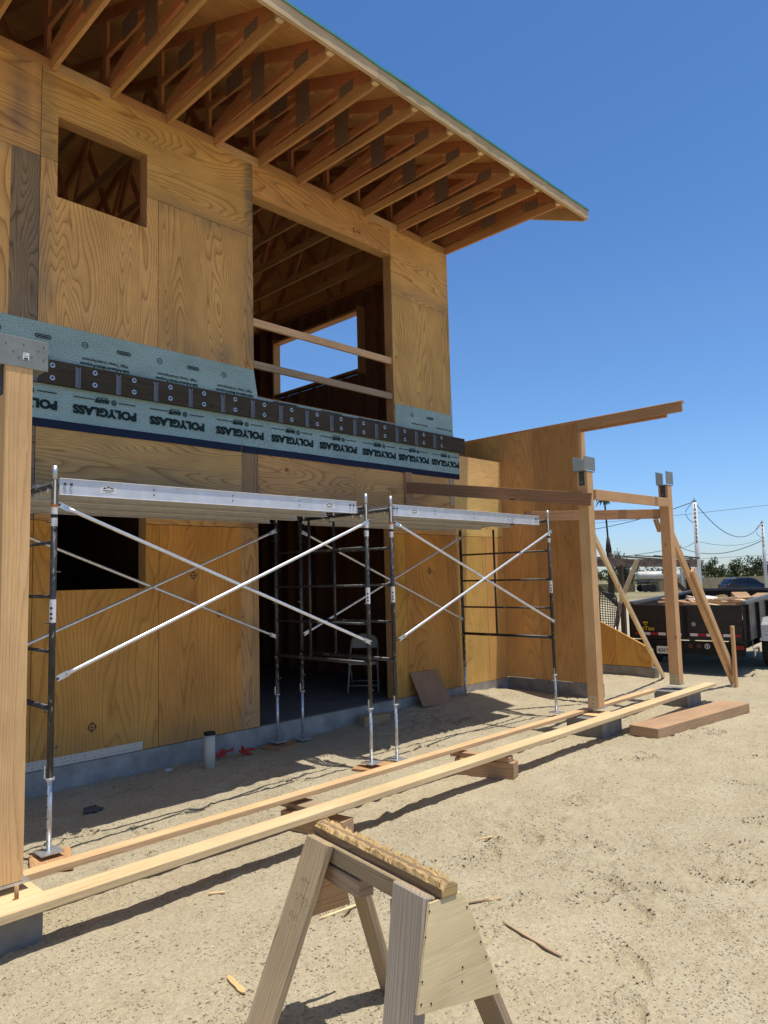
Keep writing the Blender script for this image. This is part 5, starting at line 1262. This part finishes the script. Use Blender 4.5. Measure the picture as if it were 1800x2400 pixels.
for sg in (-1, 1):
    for q in ([(-2.02, 1.24), (-1.72, 1.62), (-1.25, 1.66), (-1.25, 1.24)], [(-1.18, 1.24), (-1.18, 1.67), (-.25, 1.68), (-.25, 1.24)], [(-.17, 1.24), (-.17, 1.68), (.45, 1.62), (1.05, 1.24)]):
        mb = MB(); mb.prism([(x, sg * (ins(x, z) + .004), z) for x, z in q], 0, (0, sg * .006, 0), 'glass', (1, 0, 0)); mb.build('side_window', None, CA)
mb = MB(); mb.prism([(-2.14, -.8, 1.26), (-2.14, .8, 1.26), (-1.86, .72, 1.62), (-1.86, -.72, 1.62)], 0, (-.012, 0, .006), 'glass', (0, 1, 0)); mb.build('rear_window', None, CA)
mb = MB(); mb.prism([(1.22, -.8, 1.22), (1.22, .8, 1.22), (.68, .72, 1.64), (.68, -.72, 1.64)], 0, (.012, 0, .006), 'glass', (0, 1, 0)); mb.build('windscreen', None, CA)
for sg in (-.72, .72):
    mb = MB(); mb.box(-2.44, -2.405, sg - .16, sg + .16, .92, 1.08, 'y', 'lamp'); mb.build('tail_light', None, CA)
    for x in (-1.45, 1.5):
        mb = MB(); mb.tube([(x, sg * 1.15, .37), (x, sg * 1.38, .37)], .37, 20, 'rubber'); w_ = mb.build('wheel', None, CA, .02)
        mb = MB(); mb.tube([(x, sg * 1.38, .37), (x, sg * 1.40, .37)], .22, 14, 'railtop'); mb.build('rim', None, w_)
for sg in (-.7, .7):
    mb = MB(); mb.tube([(-1.3, sg, 1.80), (.1, sg, 1.80)], .02, 6, 'suv'); mb.build('roof_rail', None, CA)
# poles
def pole(x, y, zt, r, txt, label, h):
    P = Vector((x, y, -1.0)); E_ = empty('utility_pole', P, label, 'pole', 'white utility poles')
    mb = MB(); mb.tube([(x, y, -1.2), (x, y, zt)], r * 1.15, 14, 'pole', r2=r); sh = part(mb, 'shaft', parent=E_, off=P)
    mb = MB(); mb.tube([(x, y, zt), (x, y, zt + .12)], r * .95, 12, 'wire'); mb.tube([(x, y, zt + .1), (x, y, zt + .32)], .025, 6, 'wire'); part(mb, 'pole_top', parent=E_, off=P)
    d = Vector((-x, -y, 0)).normalized(); sd = Vector((-d.y, d.x, 0))
    if txt:
        mb = MB()
        for i, ch in enumerate(txt): put_text(mb, ch, h, Vector((x, y, zt - .25 - i * h * .92)) + d * (r * 1.15 + .01), sd, (0, 0, 1), 'ink', bold=.012)
        part(mb, 'pole_number', parent=sh, off=P)
    mb = MB(); pts = [Vector((x, y, zt - .05)) + sd * (-r - .45 * math.sin(math.pi * i / 10)) + Vector((0, 0, -1.4 * i / 10)) for i in range(11)]; mb.tube(pts, .022, 6, 'wire'); part(mb, 'drop_cable', parent=E_, off=P)
pole(50.73, 19.5, 6.55, .15, '1008632555', 'nearest tall white pole with a column of black numbers, right of the posts', .30)
pole(77.8, 23.4, 6.35, .15, '411555', 'white pole at the right edge of the picture above the dark car', .42)
pole(95.3, 38.8, 4.9, .13, '', 'far short white pole seen between the right-hand post and its brace', .3)
def wire(a, b, sag, label, r=.028):
    a = Vector(a); b = Vector(b); pts = [a.lerp(b, i / 24) + Vector((0, 0, -4 * sag * (i / 24) * (1 - i / 24))) for i in range(25)]
    mb = MB(); mb.tube(pts, r, 5, 'wire'); o = mb.build('overhead_wire', None); origin(o, a); tag(o, label, 'wire', 'overhead wires')
wire((50.73, 19.5, 6.6), (77.8, 23.4, 6.4), 1.9, 'sagging wire between the two nearer white poles', .03)
wire((50.73, 19.5, 6.6), (62, 42, 6.2), .9, 'wire leaving the nearest white pole to the left behind the post')
wire((95.3, 38.8, 4.9), (77.8, 23.4, 4.7), 1.1, 'lower sagging wire from the far short pole to the right-edge pole', .04)
wire((95.3, 38.8, 4.9), (90, 62, 4.2), .8, 'lower wire from the far short pole toward the palm', .04)
wire((95.3, 38.8, 4.9), (50.73, 19.5, 3.9), .2, 'faint wire from the far short pole up to the nearest pole', .02)
wire((96, 74, 9.0), (158, 21.8, 16.0), .8, 'highest long wire crossing the sky behind the posts', .035)
wire((96, 74, 3.1), (158, 21.8, 5.5), .5, 'lowest long wire just above the trees', .03)
wire((77.8, 23.4, 4.9), (50.73, 19.5, 3.85), .5, 'thin lower wire between the two nearer white poles', .016)

# palm
PP = Vector((65, 33.35, -.6)); E_ = empty('palm_tree', PP, 'tall thin palm with a ragged crown behind the posts', 'palm')
mb = MB(); mb.tube([(65, 33.35, -.7), (65.1, 33.3, 3.0), (65.02, 33.4, 4.0)], .30, 10, 'bark', r2=.26)
mb.tube([(65.02, 33.4, 3.9), (65.0, 33.4, 5.2)], .30, 10, 'bark', r2=.14); mb.tube([(65.0, 33.4, 5.1), (64.9, 33.5, 9.1)], .09, 8, 'bark'); part(mb, 'trunk', parent=E_, off=PP)
mb = MB(); rl = random.Random(2)
for k in range(16):
    a = rl.uniform(0, 6.283); el = rl.uniform(-.3, .9); L_ = rl.uniform(.6, 1.05); pts = []
    for i in range(7):
        t = i / 6; rr_ = L_ * t * math.cos(el * (1 - t)); pts.append(Vector((64.9 + math.cos(a) * rr_, 33.5 + math.sin(a) * rr_, 9.1 + L_ * .7 * math.sin(el) * t - .7 * t * t)))
    sd = Vector((-math.sin(a), math.cos(a), 0))
    for i in range(6):
        w = .16 * math.sin(math.pi * (i + .7) / 7)
        for sg in (-1, 1):
            mb.add([pts[i], pts[i + 1], pts[i + 1] + sd * sg * w + Vector((0, 0, -.14)), pts[i] + sd * sg * w * .9 + Vector((0, 0, -.12))], [(0, 1, 2, 3)], None, 'leafd')
part(mb, 'crown', parent=E_, off=PP)

# trees
def crown(mb, c, rx, rz, n, size, m, rnd, nb=9):
    blobs = [(Vector((rnd.gauss(0, .42) * rx, rnd.gauss(0, .42) * rx, rnd.uniform(-.55, .62) * rz)), rnd.uniform(.28, .5)) for _ in range(nb)]
    for k in range(n):
        b, q = blobs[k % nb]; d = Vector((rnd.gauss(0, 1), rnd.gauss(0, 1), rnd.gauss(0, 1))).normalized() * rnd.random() ** .45
        p = Vector(c) + b + Vector((d.x * q * rx, d.y * q * rx, d.z * q * rz))
        a = Vector((rnd.gauss(0, 1), rnd.gauss(0, 1), rnd.gauss(0, 1))).normalized() * size * rnd.uniform(.6, 1.2); b2 = a.cross(Vector((rnd.gauss(0, 1), rnd.gauss(0, 1), 1))).normalized() * size * .6
        mb.add([p - a * .5, p + b2 * .5, p + a * .5, p - b2 * .5], [(0, 1, 2, 3)], None, m)
def tree(x, y, top, rx, label, m='leaf', seed=1, base=-1.4, n=1100, size=.42, name='tree', group='trees on the skyline'):
    rnd = random.Random(seed); P = Vector((x, y, base)); E_ = empty(name, P, label, 'tree', group)
    h = top - base
    mb = MB(); mb.tube([(x, y, base), (x + .1, y, base + h * .35)], .16, 7, 'bark', r2=.10)
    for k in range(4):
        a = rnd.uniform(0, 6.28); mb.tube([(x + .1, y, base + h * .30), (x + math.cos(a) * rx * .5, y + math.sin(a) * rx * .5, base + h * .65)], .07, 5, 'bark', r2=.03)
    part(mb, 'trunk', parent=E_, off=P)
    mb = MB(); crown(mb, (x, y, base + h * .56), rx, h * .46, n, size, m, rnd); part(mb, 'crown', parent=E_, off=P)
for i, (px, x, y, t, rx, m, lb) in enumerate((
    (0, 143.5, 55.6, 3.9, 2.2, 'leaf', 'leftmost rounded tree right of the nearest white pole'),
    (1, 144.5, 52.5, 4.6, 2.5, 'leaf', 'tall rounded tree right of the nearest white pole, second of the row'),
    (2, 146.5, 49.9, 4.0, 2.4, 'leaf', 'lower rounded tree in the middle of the skyline row'),
    (3, 148.0, 47.0, 4.5, 2.6, 'leaf', 'broad tree above the dark car, highest over its roof'),
    (4, 150.0, 44.2, 3.6, 2.6, 'leafd', 'dark low tree above the front of the dark car'),
    (5, 153.0, 41.2, 3.0, 2.8, 'leafd', 'dark tree at the right edge beside the white pole'),
    (6, 155.0, 37.8, 3.2, 3.0, 'leaf', 'tree just beyond the right edge pole'),
    (7, 134.0, 60.8, 2.4, 2.2, 'leafd', 'dark tree hidden behind the right-hand post'))):
    tree(x, y, t, rx, lb, m, 30 + i)
for i, (x, y, t, rx, lb) in enumerate(((88.5, 51.5, 2.9, 2.0, 'dark bushy tree left of the tanker behind the rack, first of three'), (91.0, 49.6, 2.6, 2.0, 'dark bushy tree behind the rack post, middle of three'), (98.0, 48.2, 2.9, 2.1, 'dark bushy tree directly behind the tanker'),
                                       (93.5, 45.9, 4.9, 1.3, 'thin topped tree rising above the old rack'), (104.0, 44.5, 2.7, 2.2, 'dark bushy tree over the right end of the tanker'), (86.5, 54.2, 2.7, 2.0, 'dark bushy tree partly hidden by the middle post'))):
    tree(x, y, t, rx, lb, 'leafd', 60 + i, -1.0, 900, .30, group='dark trees behind the rack')
rnd = random.Random(5); mb = MB()
for k in range(34):
    t = k / 33; x = 118 + 20 * t + rnd.uniform(-3, 3) + 8; y = 62 - 34 * t
    crown(mb, (x, y, -.5), 2.2, .9, 90, .35, 'scrub', rnd, 4)
o = mb.build('scrub', None); tag(o, 'low dry scrub in front of the far trees', 'scrub', kind='stuff')
mb = MB()
for k in range(150):
    a = R_(-6 + 50 * k / 149); dd = 235 + rnd.uniform(-15, 15); crown(mb, (math.cos(a) * dd, math.sin(a) * dd, .5), 5.0, 3.0 + rnd.uniform(-.6, .6), 70, 1.0, 'leaf', rnd, 4)
o = mb.build('far_woods', None); tag(o, 'far-off line of trees along the horizon', 'woods', kind='stuff')
mb = MB()
for k in range(16):
    x = 66 + rnd.uniform(-1, 1); y = 36.5 - k * .28 + 1.5; crown(mb, (x, y, -.25), .35, .22, 30, .12, 'red' if k % 3 else 'scrub', rnd, 3)
o = mb.build('red_ground_flowers', None); tag(o, 'low strip of red flowers and dry weeds left of the tanker', 'flowers', kind='stuff')
mb = MB(); mb.box(118, 120.2, 45.4, 47.2, -1.2, .95, 'x', 'white'); mb.box(117.9, 120.3, 45.3, 47.3, .951, 1.05, 'x', 'tankg'); mb.box(117.97, 117.999, 45.9, 46.4, -.2, .5, 'y', 'glass')
o = mb.build('white_cabin', None); origin(o, (119, 46.3, -1.2)); tag(o, 'small white cabin far off just right of the nearest pole', 'cabin')
